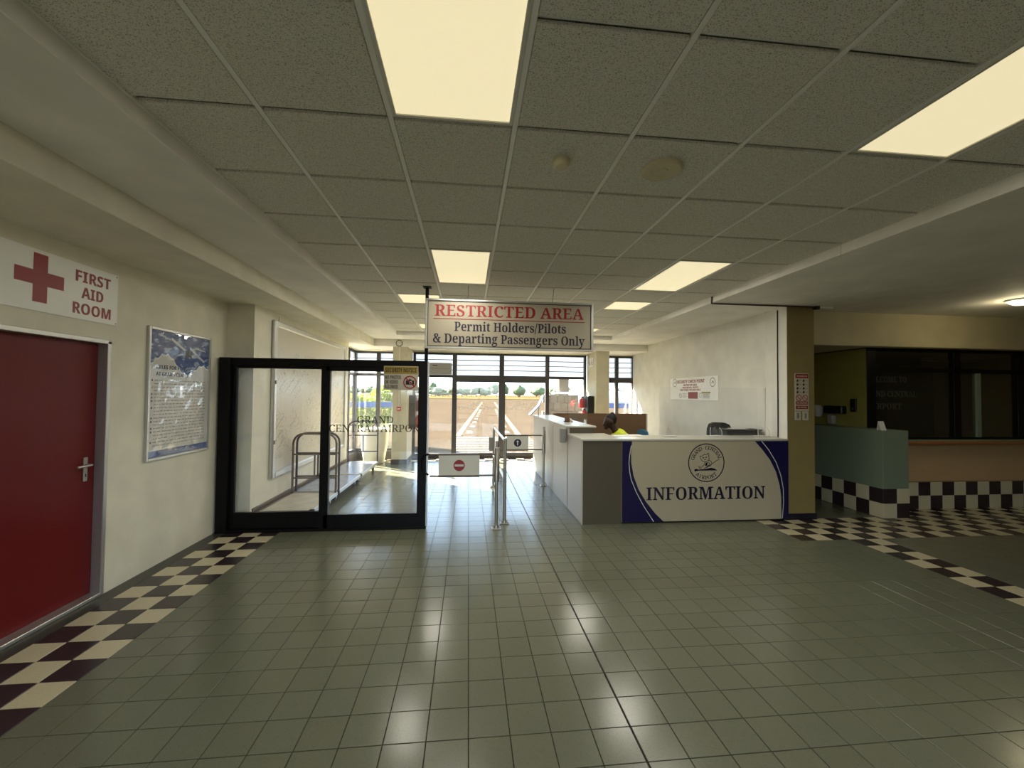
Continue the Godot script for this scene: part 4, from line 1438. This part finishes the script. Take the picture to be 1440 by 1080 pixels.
func badge(pn, c: Vector2, r: float, d: float):
	var o := P(0, 0, d)
	var st := tool()
	st_ring(st, o, Vector3.RIGHT, UP3, c, r - 0.013, r, 0.001, 56)
	put(st, "badge_ring", M.ink_navy, pn)
	var s := "GRAND CENTRAL"
	for i in s.length():
		if s[i] == " ": continue
		var a := deg_to_rad(lerpf(163.0, 17.0, i / float(s.length() - 1)))
		var p := c + Vector2(cos(a), sin(a)) * (r * 0.775)
		words(pn, s[i], P(p.x, p.y, d - 0.0005), 0, 0.048, M.ink_navy, true, false, 0.0, a - PI / 2, "badge_letter")
	s = "AIRPORT"
	for i in s.length():
		var a := deg_to_rad(lerpf(-128.0, -52.0, i / float(s.length() - 1)))
		var p := c + Vector2(cos(a), sin(a)) * (r * 0.775)
		words(pn, s[i], P(p.x, p.y, d - 0.0005), 0, 0.048, M.ink_navy, true, false, 0.0, a + PI / 2, "badge_letter")
	# the emblem: a crouching animal on a dark branch-like wing
	var q := func(x, y): return c + Vector2((x - 706.0) / 150.0 * 0.252, (236.0 - y) / 150.0 * 0.252)
	st = tool()
	st_poly(st, PackedVector2Array([q.call(605, 290), q.call(622, 282), q.call(640, 290), q.call(700, 284), q.call(745, 276), q.call(775, 282), q.call(796, 297), q.call(640, 297), q.call(612, 304)]), o, Vector3.RIGHT, UP3, 0.001)
	st_stroke(st, [q.call(800, 214), q.call(752, 246), q.call(700, 274)], 0.006, o, Vector3.RIGHT, UP3)
	for e in [[[652, 182], [668, 186], [690, 170], [706, 176], [722, 160], [724, 184], [730, 204], [716, 222], [696, 228], [670, 222], [660, 206], [652, 182]], [[696, 228], [690, 250], [664, 274], [648, 266]], [[722, 216], [744, 224], [752, 244], [738, 262], [712, 272], [684, 280]], [[700, 240], [716, 232], [734, 240], [728, 256], [708, 262]], [[640, 262], [650, 280], [664, 284]]]:
		var pts := []
		for k in e: pts.append(q.call(k[0], k[1]))
		st_stroke(st, pts, 0.006, o, Vector3.RIGHT, UP3)
	for e in [[680, 198], [704, 194], [694, 210]]:
		st_poly(st, PackedVector2Array(circle(q.call(e[0], e[1]), 0.009, 10)), o, Vector3.RIGHT, UP3, 0.001)
	st_poly(st, PackedVector2Array([q.call(700, 240), q.call(716, 238), q.call(712, 258), q.call(696, 262)]), o, Vector3.RIGHT, UP3, 0.001)
	put(st, "badge_emblem", M.ink_navy, pn)

# ------------------------------------------------------------------ right wall, column signs
func right_wall_things():
	var t := thing("check_point_sign", P(4.37, 1.79, 7.76), "white security check point sign with red print on the pale wall", "sign")
	var x := 4.362
	bx(t, "board", M.sign_bright, x, 4.37, 1.57, 2.013, 6.89, 8.635, 0.002)
	var xx := x - 0.001
	words(t, "SECURITY CHECK POINT", P(xx, 1.935, 7.83), -PI / 2, 0.062, M.ink_bright_red, false, true, 1.02)
	words(t, "RESTRICTED AREA", P(xx, 1.865, 7.83), -PI / 2, 0.034, M.ink_bright_red, false, true, 0.50)
	words(t, "PASSENGERS, PILOTS", P(xx, 1.815, 7.83), -PI / 2, 0.034, M.ink_bright_red, false, true, 0.58)
	words(t, "AND PERMIT HOLDERS ONLY", P(xx, 1.768, 7.83), -PI / 2, 0.034, M.ink_bright_red, false, true, 0.76)
	bx(t, "red_panel", M.ink_bright_red, x - 0.0015, x, 1.595, 1.725, 7.55, 7.9)
	bx(t, "notice_panel", M.paper, x - 0.0015, x, 1.6, 1.70, 7.15, 7.4)
	bx(t, "notice_header", M.ink_yellow, x - 0.002, x, 1.70, 1.728, 7.13, 7.42)
	for q in [[8.44, 1.92], [7.06, 1.90]]:
		var st := tool()
		st_ring(st, P(x, 0, 0), UR, UP3, Vector2(-q[0], q[1]), 0.075, 0.084)
		st_stroke(st, [Vector2(-q[0] - 0.03, q[1] - 0.02), Vector2(-q[0] + 0.01, q[1] + 0.03), Vector2(-q[0] + 0.03, q[1] - 0.02)], 0.012, P(x, 0, 0), UR, UP3)
		put(st, "round_badge", M.ink_navy, t)
	var st2 := tool()
	st_ring(st2, P(x, 0, 0), UR, UP3, Vector2(-8.2, 1.65), 0.04, 0.05)
	st_stroke(st2, [Vector2(-8.235, 1.685), Vector2(-8.165, 1.615)], 0.01, P(x, 0, 0), UR, UP3)
	st_ring(st2, P(x, 0, 0), UR, UP3, Vector2(-7.46, 1.66), 0.035, 0.043)
	put(st2, "symbols", M.ink_grey, t)
	for k in 4:
		bx(t, "text_line", M.ink_grey, x - 0.002, x, 1.69 - k * 0.025, 1.697 - k * 0.025, 7.96, 8.12)
		bx(t, "text_line", M.ink_grey, x - 0.003, x, 1.685 - k * 0.022, 1.691 - k * 0.022, 7.18, 7.36)
	# conduit along the ceiling and down the corner by the column
	t = thing("wall_conduit", P(4.276, 1.09, 5.37), "thin dark cable running down the pale side of the khaki column", "conduit")
	st2 = tool()
	st_tube(st2, [P(4.276, PLAS - 0.03, 5.37), P(4.276, 2.2, 5.372), P(4.274, 1.6, 5.366), P(4.277, 1.09, 5.37)], 0.008, 8)
	put(st2, "cable", M.plastic_black, t, true)
	bx(t, "outlet", M.trim_white, 4.33, 4.37, 1.09, 1.12, 5.55, 5.62, 0.004)
	t = thing("ceiling_conduit", P(4.0, PLAS, 5.17), "thin conduit along the plaster ceiling in front of the khaki column", "conduit")
	st2 = tool()
	st_tube(st2, [P(3.185, CEIL, 5.17), P(3.18, PLAS - 0.012, 5.17), P(3.3, PLAS - 0.013, 5.17), P(4.72, PLAS - 0.013, 5.17)], 0.011, 8)
	put(st2, "pipe", M.steel_dark, t, true)
	bx(t, "junction_box", M.plastic_black, 4.66, 4.72, PLAS - 0.045, PLAS, 5.14, 5.20, 0.004)
	bx(t, "flat_trunking", M.plaster, 4.72, 4.92, PLAS - 0.03, PLAS, 5.15, 5.19, 0.003)
	# sign on the khaki column
	t = thing("safety_sign", P(4.49, 1.7, 5.2), "tall narrow safety sign with red bands on the khaki column", "sign")
	var d := 5.2
	bx(t, "board", M.sign_cream, 4.392, 4.594, 1.462, 1.972, d, d + 0.01, 0.001)
	bx(t, "red_band", M.ink_bright_red, 4.400, 4.586, 1.905, 1.962, d - 0.0015, d)
	words(t, "PROHIBITED", P(4.493, 1.933, d - 0.002), 0, 0.02, M.sign_cream, false, true, 0.15)
	bx(t, "red_band", M.ink_bright_red, 4.405, 4.581, 1.548, 1.592, d - 0.0015, d)
	words(t, "NO SMOKING", P(4.493, 1.57, d - 0.002), 0, 0.02, M.sign_cream, false, true, 0.15)
	bx(t, "red_band", M.ink_bright_red, 4.405, 4.581, 1.488, 1.532, d - 0.0015, d)
	words(t, "NO VAPING", P(4.493, 1.51, d - 0.002), 0, 0.02, M.sign_cream, false, true, 0.13)
	for r in 4:
		for k in 2:
			var cx := 4.43 + k * 0.09
			var cy := 1.872 - r * 0.052
			var st := tool()
			st_poly(st, PackedVector2Array([Vector2(cx - 0.016, cy - 0.014), Vector2(cx + 0.006, cy - 0.016), Vector2(cx + 0.014, cy + 0.006 * (r - 1)), Vector2(cx + 0.002, cy + 0.018), Vector2(cx - 0.012, cy + 0.008)]), P(0, 0, d - 0.0005), Vector3.RIGHT, UP3, 0.001)
			put(st, "item_symbol", M.ink_black, t)
			bx(t, "item_text", M.ink_grey, cx + 0.02, cx + 0.055, cy - 0.004, cy + 0.002, d - 0.001, d)
	for cx in [4.447, 4.54]:
		var st := tool()
		st_ring(st, P(0, 0, d - 0.0005), Vector3.RIGHT, UP3, Vector2(cx, 1.638), 0.033, 0.042)
		st_stroke(st, [Vector2(cx - 0.026, 1.664), Vector2(cx + 0.026, 1.612)], 0.008, P(0, 0, d - 0.0005), Vector3.RIGHT, UP3)
		put(st, "prohibition_ring", M.ink_red, t)
	for q in [[4.393, 4.478, "left"], [4.505, 4.588, "right"]]:
		var p := thing("sticker", P((q[0] + q[1]) / 2, 1.4, d), "small %s white sticker below the safety sign on the column" % q[2], "sticker")
		bx(p, "card", M.sign_cream, q[0], q[1], 1.336, 1.456, d, d + 0.01, 0.001)
		bx(p, "symbol", M.ink_grey, q[0] + 0.028, q[1] - 0.028, 1.36, 1.43, d - 0.001, d)

# ------------------------------------------------------------------ booth on the right
func check_base(parent, o: Vector3, u: Vector3, n: Vector3, cols: int, first: int, w := T):
	# two rows of checker tiles on a vertical face; o = lower left corner, u = along, n = outward
	for r in 2:
		for k in cols:
			var b := MeshInstance3D.new()
			b.mesh = box_mesh(Vector3(w - 0.003, T - 0.003, 0.01), 0.0012)
			b.material_override = M.tile_cream if posmod(k + r + first, 2) == 0 else M.tile_dark
			hang(b, "checker_tile", parent)
			b.basis = Basis(u, UP3, u.cross(UP3))
			b.position = o + u * (w * (k + 0.5)) + UP3 * (T * (r + 0.5)) + n * 0.002 - org(parent)

func booth():
	var t := thing("green_partition", P(5.87, 0, 5.7), "low green partition wall with a checker tiled base", "partition")
	bx(t, "wall", M.booth_green, 5.672, 6.068, 0.0, 1.2, 5.175, 6.55, 0.004)
	check_base(t, P(5.672, 0, 5.173), Vector3.RIGHT, Vector3(0, 0, 1), 2, 0, 0.198)
	check_base(t, P(5.67, 0, 6.375), Vector3(0, 0, 1), Vector3(-1, 0, 0), 6, 1)
	t = thing("service_counter", P(7.8, 0, 5.6), "beige service counter with wooden nosing and checker tiled base", "counter")
	bx(t, "front", M.booth_beige, 6.075, 9.59, 0.4, 0.96, 5.62, 5.72)
	bx(t, "plinth", M.booth_beige, 6.075, 9.59, 0.0, 0.4, 5.57, 5.72)
	bx(t, "ledge", M.booth_beige, 6.075, 9.59, 0.402, 0.55, 5.585, 5.62, 0.01)
	check_base(t, P(6.075, 0, 5.567), Vector3.RIGHT, Vector3(0, 0, 1), 14, 1)
	bx(t, "worktop", M.booth_green, 6.075, 9.59, 0.975, 1.03, 5.52, 6.1, 0.004)
	var st := tool()
	st_tube(st, [P(6.075, 0.985, 5.52), P(9.59, 0.985, 5.52)], 0.03, 12)
	put(st, "nosing", M.wood_edge, t)
	# side wall of the booth
	st = tool()
	wbox(st, 5.9, 6.0, 0, 2.42, 5.62, 8.1)
	tag(put(st, "wall_right", M.olive_paint), "olive side wall of the ticket booth", "", "", "structure")
	tag(bx(self, "trim_1", M.plastic_black, 5.885, 5.9, 2.385, 2.40, 5.62, 8.1), "dark line along the top of the olive wall", "", "", "structure")
	# windows
	t = thing("window_4", P(7.8, 1.03, 5.66), "dark booth windows with black frames above the service counter", "", "", "structure")
	var b: Material = M.black_frame
	bx(t, "frame_post", b, 5.90, 6.05, 1.03, 2.41, 5.61, 5.71, 0.004)
	bx(t, "frame_post", b, 7.38, 7.50, 1.03, 2.41, 5.62, 5.70, 0.004)
	bx(t, "frame_post", b, 8.50, 8.62, 1.03, 2.41, 5.62, 5.70, 0.004)
	bx(t, "head_rail", b, 6.05, 9.59, 2.355, 2.41, 5.62, 5.70, 0.004)
	bx(t, "transom", b, 6.05, 9.59, 2.045, 2.105, 5.62, 5.70, 0.004)
	bx(t, "sill", b, 6.05, 9.59, 1.03, 1.06, 5.62, 5.70, 0.004)
	bx(t, "slim_mullion", M.booth_green, 7.785, 7.865, 1.06, 2.045, 5.63, 5.69, 0.004)
	for q in [[6.05, 7.38], [7.50, 8.50], [8.62, 9.6]]:
		bx(t, "upper_pane", M.dark_glass, q[0], q[1], 2.105, 2.355, 5.655, 5.661)
	for q in [[6.05, 7.38], [7.50, 7.785], [7.865, 8.50], [8.62, 9.6]]:
		bx(t, "pane", M.dark_glass, q[0], q[1], 1.06, 2.045, 5.655, 5.661)
	# welcome board inside the booth
	t = thing("welcome_board", P(7.5, 0, 6.66), "dim welcome lettering board seen through the booth window", "board")
	bx(t, "board", M.ink_black, 6.55, 8.3, 0.0, 2.2, 6.64, 6.66)
	words(t, "WELCOME TO", P(7.36, 1.975, 6.638), 0, 0.1, M.plastic_grey, true, true, 0.80)
	words(t, "GRAND CENTRAL", P(7.42, 1.72, 6.638), 0, 0.1, M.plastic_grey, true, true, 1.07)
	words(t, "AIRPORT", P(7.33, 1.5, 6.638), 0, 0.1, M.plastic_grey, true, true, 0.64)
	# blinds further inside
	t = thing("roller_blind", P(8.7, 1.1, 6.9), "dark grey roller blind inside the right booth window", "blind")
	bx(t, "cloth", M.counter_front, 8.35, 9.55, 1.06, 2.35, 6.9, 6.905)
	bx(t, "roller", M.aluminium, 8.35, 9.55, 2.34, 2.4, 6.87, 6.93, 0.01)
	# fittings on the olive wall
	t = thing("wall_dispenser", P(5.9, 1.45, 6.1), "black horizontal dispenser on the olive wall behind the partition", "dispenser")
	bx(t, "body", M.plastic_black, 5.80, 5.9, 1.39, 1.515, 5.94, 6.28, 0.015)
	bx(t, "tray", M.plastic_grey, 5.82, 5.9, 1.22, 1.37, 6.12, 6.24, 0.02)
	t = thing("switch_panel", P(5.9, 1.53, 5.82), "black upright switch panel on the olive wall by the booth window", "switch")
	bx(t, "plate", M.plastic_black, 5.875, 5.9, 1.43, 1.63, 5.77, 5.87, 0.006)
	bx(t, "button", M.ink_grey, 5.872, 5.876, 1.47, 1.49, 5.81, 5.83)
	t = thing("hand_towel_holder", P(5.85, 1.4, 6.4), "pale rounded holder left of the black dispenser on the olive wall", "holder")
	st = tool()
	st_lathe(st, P(5.83, 1.33, 6.42), [Vector2(0, 0), Vector2(0.05, 0.0), Vector2(0.075, 0.05), Vector2(0.07, 0.15), Vector2(0.04, 0.19), Vector2(0, 0.19)], 16)
	put(st, "shell", M.counter_grey, t, true)
	bx(t, "bracket", M.plastic_black, 5.85, 5.9, 1.42, 1.5, 6.45, 6.53, 0.005)
	t = thing("table_card", P(5.70, 1.2, 5.22), "small white card standing on the green partition", "card")
	st = tool()
	face(st, Vector3(0, 0.3, 1), [P(5.66, 1.201, 5.19), P(5.75, 1.201, 5.19), P(5.735, 1.325, 5.22), P(5.65, 1.325, 5.22)])
	face(st, Vector3(0, 0.3, -1), [P(5.66, 1.201, 5.25), P(5.75, 1.201, 5.25), P(5.735, 1.325, 5.22), P(5.65, 1.325, 5.22)])
	put(st, "card", M.paper, t)
	# surface light on the plaster ceiling
	t = thing("dome_light", P(6.78, PLAS, 4.44), "small glowing ceiling light at the right edge of the picture", "light")
	st = tool()
	st_lathe(st, P(6.78, PLAS - 0.02, 4.44), [Vector2(0.0, -0.055), Vector2(0.06, -0.045), Vector2(0.10, -0.02), Vector2(0.115, 0.0)], 24)
	put(st, "dome", M.downlight_glow, t, true)
	st = tool()
	st_lathe(st, P(6.78, PLAS - 0.02, 4.44), [Vector2(0.115, 0), Vector2(0.13, 0.0), Vector2(0.13, 0.02)], 24)
	put(st, "rim", M.trim_white, t)
	var l := OmniLight3D.new()
	l.name = "dome_lamp"
	t.add_child(l)
	l.position = Vector3(0, -0.1, 0)
	l.light_color = rgb(255, 238, 190)
	l.light_energy = 0.14
	l.light_size = 0.1
	l.omni_range = 20.0
	l.omni_attenuation = 2.0
	l.shadow_enabled = true

func ceiling_fittings():
	var t := thing("smoke_detector", P(0.504, CEIL, 2.27), "small cream smoke detector with a clear tip on the ceiling", "detector")
	var st := tool()
	st_lathe(st, P(0.504, CEIL, 2.27), [Vector2(0, -0.065), Vector2(0.028, -0.062), Vector2(0.034, -0.045), Vector2(0.034, -0.036)], 20)
	put(st, "clear_tip", M.perspex, t, true)
	st = tool()
	st_lathe(st, P(0.504, CEIL, 2.27), [Vector2(0, -0.038), Vector2(0.036, -0.038), Vector2(0.046, -0.028), Vector2(0.05, -0.012), Vector2(0.05, 0.0)], 20)
	put(st, "body", M.plastic_cream, t, true)
	t = thing("ceiling_speaker", P(1.1, CEIL, 2.28), "round cream ceiling speaker beside the smoke detector", "speaker")
	st = tool()
	st_lathe(st, P(1.1, CEIL, 2.28), [Vector2(0.085, -0.018), Vector2(0.10, -0.022), Vector2(0.112, -0.014), Vector2(0.115, 0.0)], 32)
	put(st, "rim", M.plastic_cream, t, true)
	st = tool()
	st_lathe(st, P(1.1, CEIL, 2.28), [Vector2(0, -0.02), Vector2(0.03, -0.02), Vector2(0.034, -0.016), Vector2(0.055, -0.016), Vector2(0.06, -0.02), Vector2(0.085, -0.018)], 32)
	put(st, "grille", M.plastic_cream, t)

# ------------------------------------------------------------------ person
# smooth union of tapered capsules, meshed as surface nets; bones: [a, b, ra, rb]
func flesh(st: SurfaceTool, bones: Array, cell: float, k: float):
	var lo := Vector3(1e9, 1e9, 1e9)
	var hi := -lo
	for b in bones:
		var r: float = maxf(b[2], b[3]) + k + cell * 2
		for e in [b[0], b[1]]:
			lo = lo.min(e - Vector3(r, r, r))
			hi = hi.max(e + Vector3(r, r, r))
	var n := Vector3i(((hi - lo) / cell).ceil()) + Vector3i.ONE
	var f := PackedFloat32Array()
	f.resize(n.x * n.y * n.z)
	f.fill(1.0)
	for b in bones:
		var a: Vector3 = b[0]
		var c: Vector3 = b[1]
		var ab := c - a
		var l2 := maxf(ab.length_squared(), 1e-9)
		var r: float = maxf(b[2], b[3]) + k + cell * 2
		var i0 := Vector3i(((a.min(c) - Vector3(r, r, r) - lo) / cell).floor()).clamp(Vector3i.ZERO, n - Vector3i.ONE)
		var i1 := Vector3i(((a.max(c) + Vector3(r, r, r) - lo) / cell).ceil()).clamp(Vector3i.ZERO, n - Vector3i.ONE)
		for z in range(i0.z, i1.z + 1):
			for y in range(i0.y, i1.y + 1):
				for x in range(i0.x, i1.x + 1):
					var p := lo + Vector3(x, y, z) * cell
					var t := clampf((p - a).dot(ab) / l2, 0.0, 1.0)
					var dd := p.distance_to(a + ab * t) - lerpf(b[2], b[3], t)
					var at := (z * n.y + y) * n.x + x
					var v := f[at]
					var h := clampf(0.5 + 0.5 * (v - dd) / k, 0.0, 1.0)
					f[at] = lerpf(v, dd, h) - k * h * (1.0 - h)
	var verts := {}
	for z in n.z - 1:
		for y in n.y - 1:
			for x in n.x - 1:
				var at := (z * n.y + y) * n.x + x
				var s := 0
				var vals := []
				for c in 8:
					var v := f[at + (c & 1) + ((c >> 1) & 1) * n.x + (c >> 2) * n.x * n.y]
					vals.append(v)
					if v < 0.0: s += 1
				if s == 0 or s == 8: continue
				var sum := Vector3.ZERO
				var cnt := 0
				for e in EDGES:
					var va: float = vals[e[0]]
					var vb: float = vals[e[1]]
					if (va < 0.0) != (vb < 0.0):
						var t := va / (va - vb)
						var pa := Vector3(e[0] & 1, (e[0] >> 1) & 1, e[0] >> 2)
						var pb := Vector3(e[1] & 1, (e[1] >> 1) & 1, e[1] >> 2)
						sum += pa.lerp(pb, t)
						cnt += 1
				verts[at] = lo + (Vector3(x, y, z) + sum / cnt) * cell
	var sx := 1
	var sy := n.x
	var sz := n.x * n.y
	for at in verts:
		for ax in 3:
			var step: int = [sx, sy, sz][ax]
			var u: int = [sy, sz, sx][ax]
			var w: int = [sz, sx, sy][ax]
			if at + step >= f.size(): continue
			var a := f[at]
			var b := f[at + step]
			if (a < 0.0) == (b < 0.0): continue
			if not (verts.has(at - u) and verts.has(at - w) and verts.has(at - u - w)): continue
			var q := [verts[at], verts[at - u], verts[at - u - w], verts[at - w]]
			if a < 0.0: quad(st, q[3], q[2], q[1], q[0], 1)
			else: quad(st, q[0], q[1], q[2], q[3], 1)

const EDGES := [[0, 1], [2, 3], [4, 5], [6, 7], [0, 2], [1, 3], [4, 6], [5, 7], [0, 4], [1, 5], [2, 6], [3, 7]]

func person():
	# seated, facing -x, head bowed; D is the depth of the body's mid plane
	var D := 6.6
	var t := thing("person", P(2.6, 0, D), "person in a yellow high-visibility vest seated with bowed head behind the counter", "person")
	var hip := P(2.66, 0.53, D)
	var chest := P(2.54, 0.86, D)
	var neck := P(2.40, 1.06, D)
	var skull := P(2.295, 1.235, D)
	var S := [[hip, chest, 0.145, 0.15], [chest, P(2.46, 0.98, D), 0.15, 0.11], [P(2.46, 0.98, D), neck, 0.09, 0.055], [neck, P(2.33, 1.16, D), 0.052, 0.055]]
	var vest := []
	for s in [-1.0, 1.0]:
		var sh := P(2.47, 0.975, D + s * 0.17)
		var el := P(2.38, 0.74, D + s * 0.25)
		var wr := P(2.12, 0.79, D + s * 0.14)
		S.append([P(2.48, 0.98, D + s * 0.06), sh, 0.075, 0.068])
		S.append([P(2.6, 0.6, D + s * 0.06), P(2.52, 0.9, D + s * 0.08), 0.12, 0.115])
		S.append([sh, el, 0.058, 0.043])
		S.append([el, wr, 0.042, 0.028])
		var kn := P(2.22, 0.52, D + s * 0.12)
		S.append([P(2.66, 0.53, D + s * 0.09), kn, 0.088, 0.06])
		S.append([kn, P(2.27, 0.1, D + s * 0.12), 0.058, 0.04])
		S.append([P(2.27, 0.06, D + s * 0.12), P(2.08, 0.04, D + s * 0.13), 0.042, 0.034])
	# head
	S.append([skull + Vector3(0.012, 0.015, 0), skull + Vector3(-0.01, 0.0, 0), 0.083, 0.08])
	S.append([skull + Vector3(0.03, -0.02, 0), P(2.33, 1.16, D), 0.07, 0.05])
	S.append([skull + Vector3(-0.045, -0.06, 0), P(2.235, 1.115, D), 0.05, 0.032])
	S.append([skull + Vector3(-0.085, -0.045, 0), skull + Vector3(-0.108, -0.075, 0), 0.010, 0.014])
	for s in [-1.0, 1.0]:
		S.append([skull + Vector3(0.01, -0.015, s * 0.08), skull + Vector3(0.012, -0.05, s * 0.083), 0.014, 0.010])
	var st := tool()
	flesh(st, S, 0.016, 0.03)
	for s in [-1.0, 1.0]:
		var wr := P(2.12, 0.79, D + s * 0.14)
		var H := [[wr + Vector3(0.02, 0, 0), wr + Vector3(-0.045, 0.004, 0), 0.026, 0.022]]
		for k in 4:
			var off := (k - 1.5) * 0.019
			var base := wr + Vector3(-0.055, 0.006, off)
			H.append([wr + Vector3(-0.01, 0.0, off * 0.7), base, 0.014, 0.011])
			var ln: float = [0.036, 0.044, 0.042, 0.032][k]
			var mid := base + Vector3(-ln, -0.004, off * 0.2)
			H.append([base, mid, 0.0095, 0.0085])
			H.append([mid, mid + Vector3(-ln * 0.55, -0.022, 0), 0.0085, 0.0075])
		var tb := wr + Vector3(-0.015, -0.002, -s * 0.026)
		H.append([tb, tb + Vector3(-0.03, -0.006, -s * 0.022), 0.013, 0.0105])
		H.append([tb + Vector3(-0.03, -0.006, -s * 0.022), tb + Vector3(-0.06, -0.012, -s * 0.024), 0.0105, 0.008])
		flesh(st, H, 0.006, 0.008)
	put(st, "body", M.skin_dark, t, true)
	# vest, trousers, hair
	vest = [[hip + Vector3(0, 0.05, 0), chest, 0.155, 0.162], [chest, P(2.46, 0.985, D), 0.162, 0.118], [P(2.46, 0.98, D), P(2.435, 1.02, D), 0.1, 0.078]]
	for s in [-1.0, 1.0]:
		vest.append([P(2.48, 0.985, D + s * 0.06), P(2.47, 0.98, D + s * 0.16), 0.086, 0.078])
		vest.append([P(2.6, 0.6, D + s * 0.06), P(2.52, 0.9, D + s * 0.08), 0.132, 0.127])
	st = tool()
	flesh(st, vest, 0.016, 0.03)
	put(st, "vest", M.vest_yellow, t, true)
	st = tool()
	var axis := (P(2.40, 1.06, D) - P(2.46, 0.98, D)).normalized()
	var rim := ring(P(2.42, 1.035, D), axis, 0.082, 24)
	rim.append(rim[0])
	st_tube(st, rim, 0.013, 8, false)
	put(st, "collar_trim", M.vest_red, t, true)
	var legs := []
	for s in [-1.0, 1.0]:
		var kn := P(2.22, 0.52, D + s * 0.12)
		legs.append([P(2.68, 0.53, D + s * 0.08), kn, 0.1, 0.07])
		legs.append([kn, P(2.27, 0.14, D + s * 0.12), 0.07, 0.055])
	legs.append([P(2.68, 0.53, D - 0.06), P(2.68, 0.53, D + 0.06), 0.13, 0.13])
	st = tool()
	flesh(st, legs, 0.016, 0.03)
	put(st, "trousers", M.trousers_navy, t, true)
	st = tool()
	flesh(st, [[skull + Vector3(0.028, 0.03, 0), skull + Vector3(0.0, 0.03, 0), 0.088, 0.07], [skull + Vector3(0.035, -0.01, 0), skull + Vector3(0.03, 0.03, 0), 0.076, 0.085], [skull + Vector3(0.035, 0.1, 0), skull + Vector3(0.045, 0.11, 0), 0.03, 0.028]], 0.012, 0.02)
	put(st, "hair", M.hair_black, t, true)
	for s in [-1.0, 1.0]:
		st = tool()
		st_lathe(st, skull + Vector3(-0.083, -0.03, s * 0.03), [Vector2(0, -0.007), Vector2(0.007, 0), Vector2(0, 0.007)], 8)
		put(st, "eye", M.ink_black, t)
	st = tool()
	st_tube(st, [P(2.212, 1.135, D - 0.022), P(2.203, 1.138, D), P(2.212, 1.135, D + 0.022)], 0.006, 6)
	put(st, "mouth", M.vest_red, t, true)
	t.get_node("mouth").material_override = M.skin_dark
	# blue chair
	var c := thing("desk_chair", P(2.7, 0, D), "chair with a blue backrest under the seated person", "chair")
	var bp := tool()
	st_poly(bp, PackedVector2Array([Vector2(-0.2, 0.66), Vector2(0.2, 0.66), Vector2(0.21, 0.95), Vector2(0.16, 1.06), Vector2(0.08, 1.088), Vector2(-0.08, 1.088), Vector2(-0.16, 1.06), Vector2(-0.21, 0.95)]), P(2.88, 0, D), Vector3(0, 0, 1), UP3, 0.045)
	put(bp, "backrest", M.fabric_blue, c)
	bx(c, "seat", M.fabric_blue, 2.42, 2.88, 0.37, 0.42, D - 0.23, D + 0.23, 0.02)
	bx(c, "back_support", M.plastic_black, 2.885, 2.91, 0.38, 0.75, D - 0.03, D + 0.03, 0.004)
	bx(c, "under_bar", M.plastic_black, 2.66, 2.91, 0.345, 0.37, D - 0.03, D + 0.03, 0.004)
	bp = tool()
	st_tube(bp, [P(2.66, 0.06, D), P(2.66, 0.37, D)], 0.03, 10)
	put(bp, "stem", M.plastic_black, c)
	for k in 5:
		var a := TAU * k / 5.0 + 0.3
		bp = tool()
		st_tube(bp, [P(2.66, 0.1, D), P(2.66 + cos(a) * 0.26, 0.05, D + sin(a) * 0.26)], [0.025, 0.018], 8)
		var leg := put(bp, "base_leg", M.plastic_black, c)
		bp = tool()
		st_lathe(bp, P(2.66 + cos(a) * 0.26, 0.028, D + sin(a) * 0.26), [Vector2(0, -0.028), Vector2(0.022, -0.02), Vector2(0.028, 0), Vector2(0.02, 0.02), Vector2(0, 0.026)], 10)
		put(bp, "castor", M.rubber, leg, true)

func _ready():
	rng.seed = 20240
	camera_and_light()
	materials()
	floor_()
	ceiling_()
	walls()
	front()
	outdoors()
	ceiling_lights()
	left_wall_things()
	glass_partition()
	hanging_sign()
	gates()
	left_bay()
	counter()
	right_wall_things()
	booth()
	ceiling_fittings()
	person()
	for o in find_children("*", "GeometryInstance3D", true, false):
		o.cast_shadow = GeometryInstance3D.SHADOW_CASTING_SETTING_ON
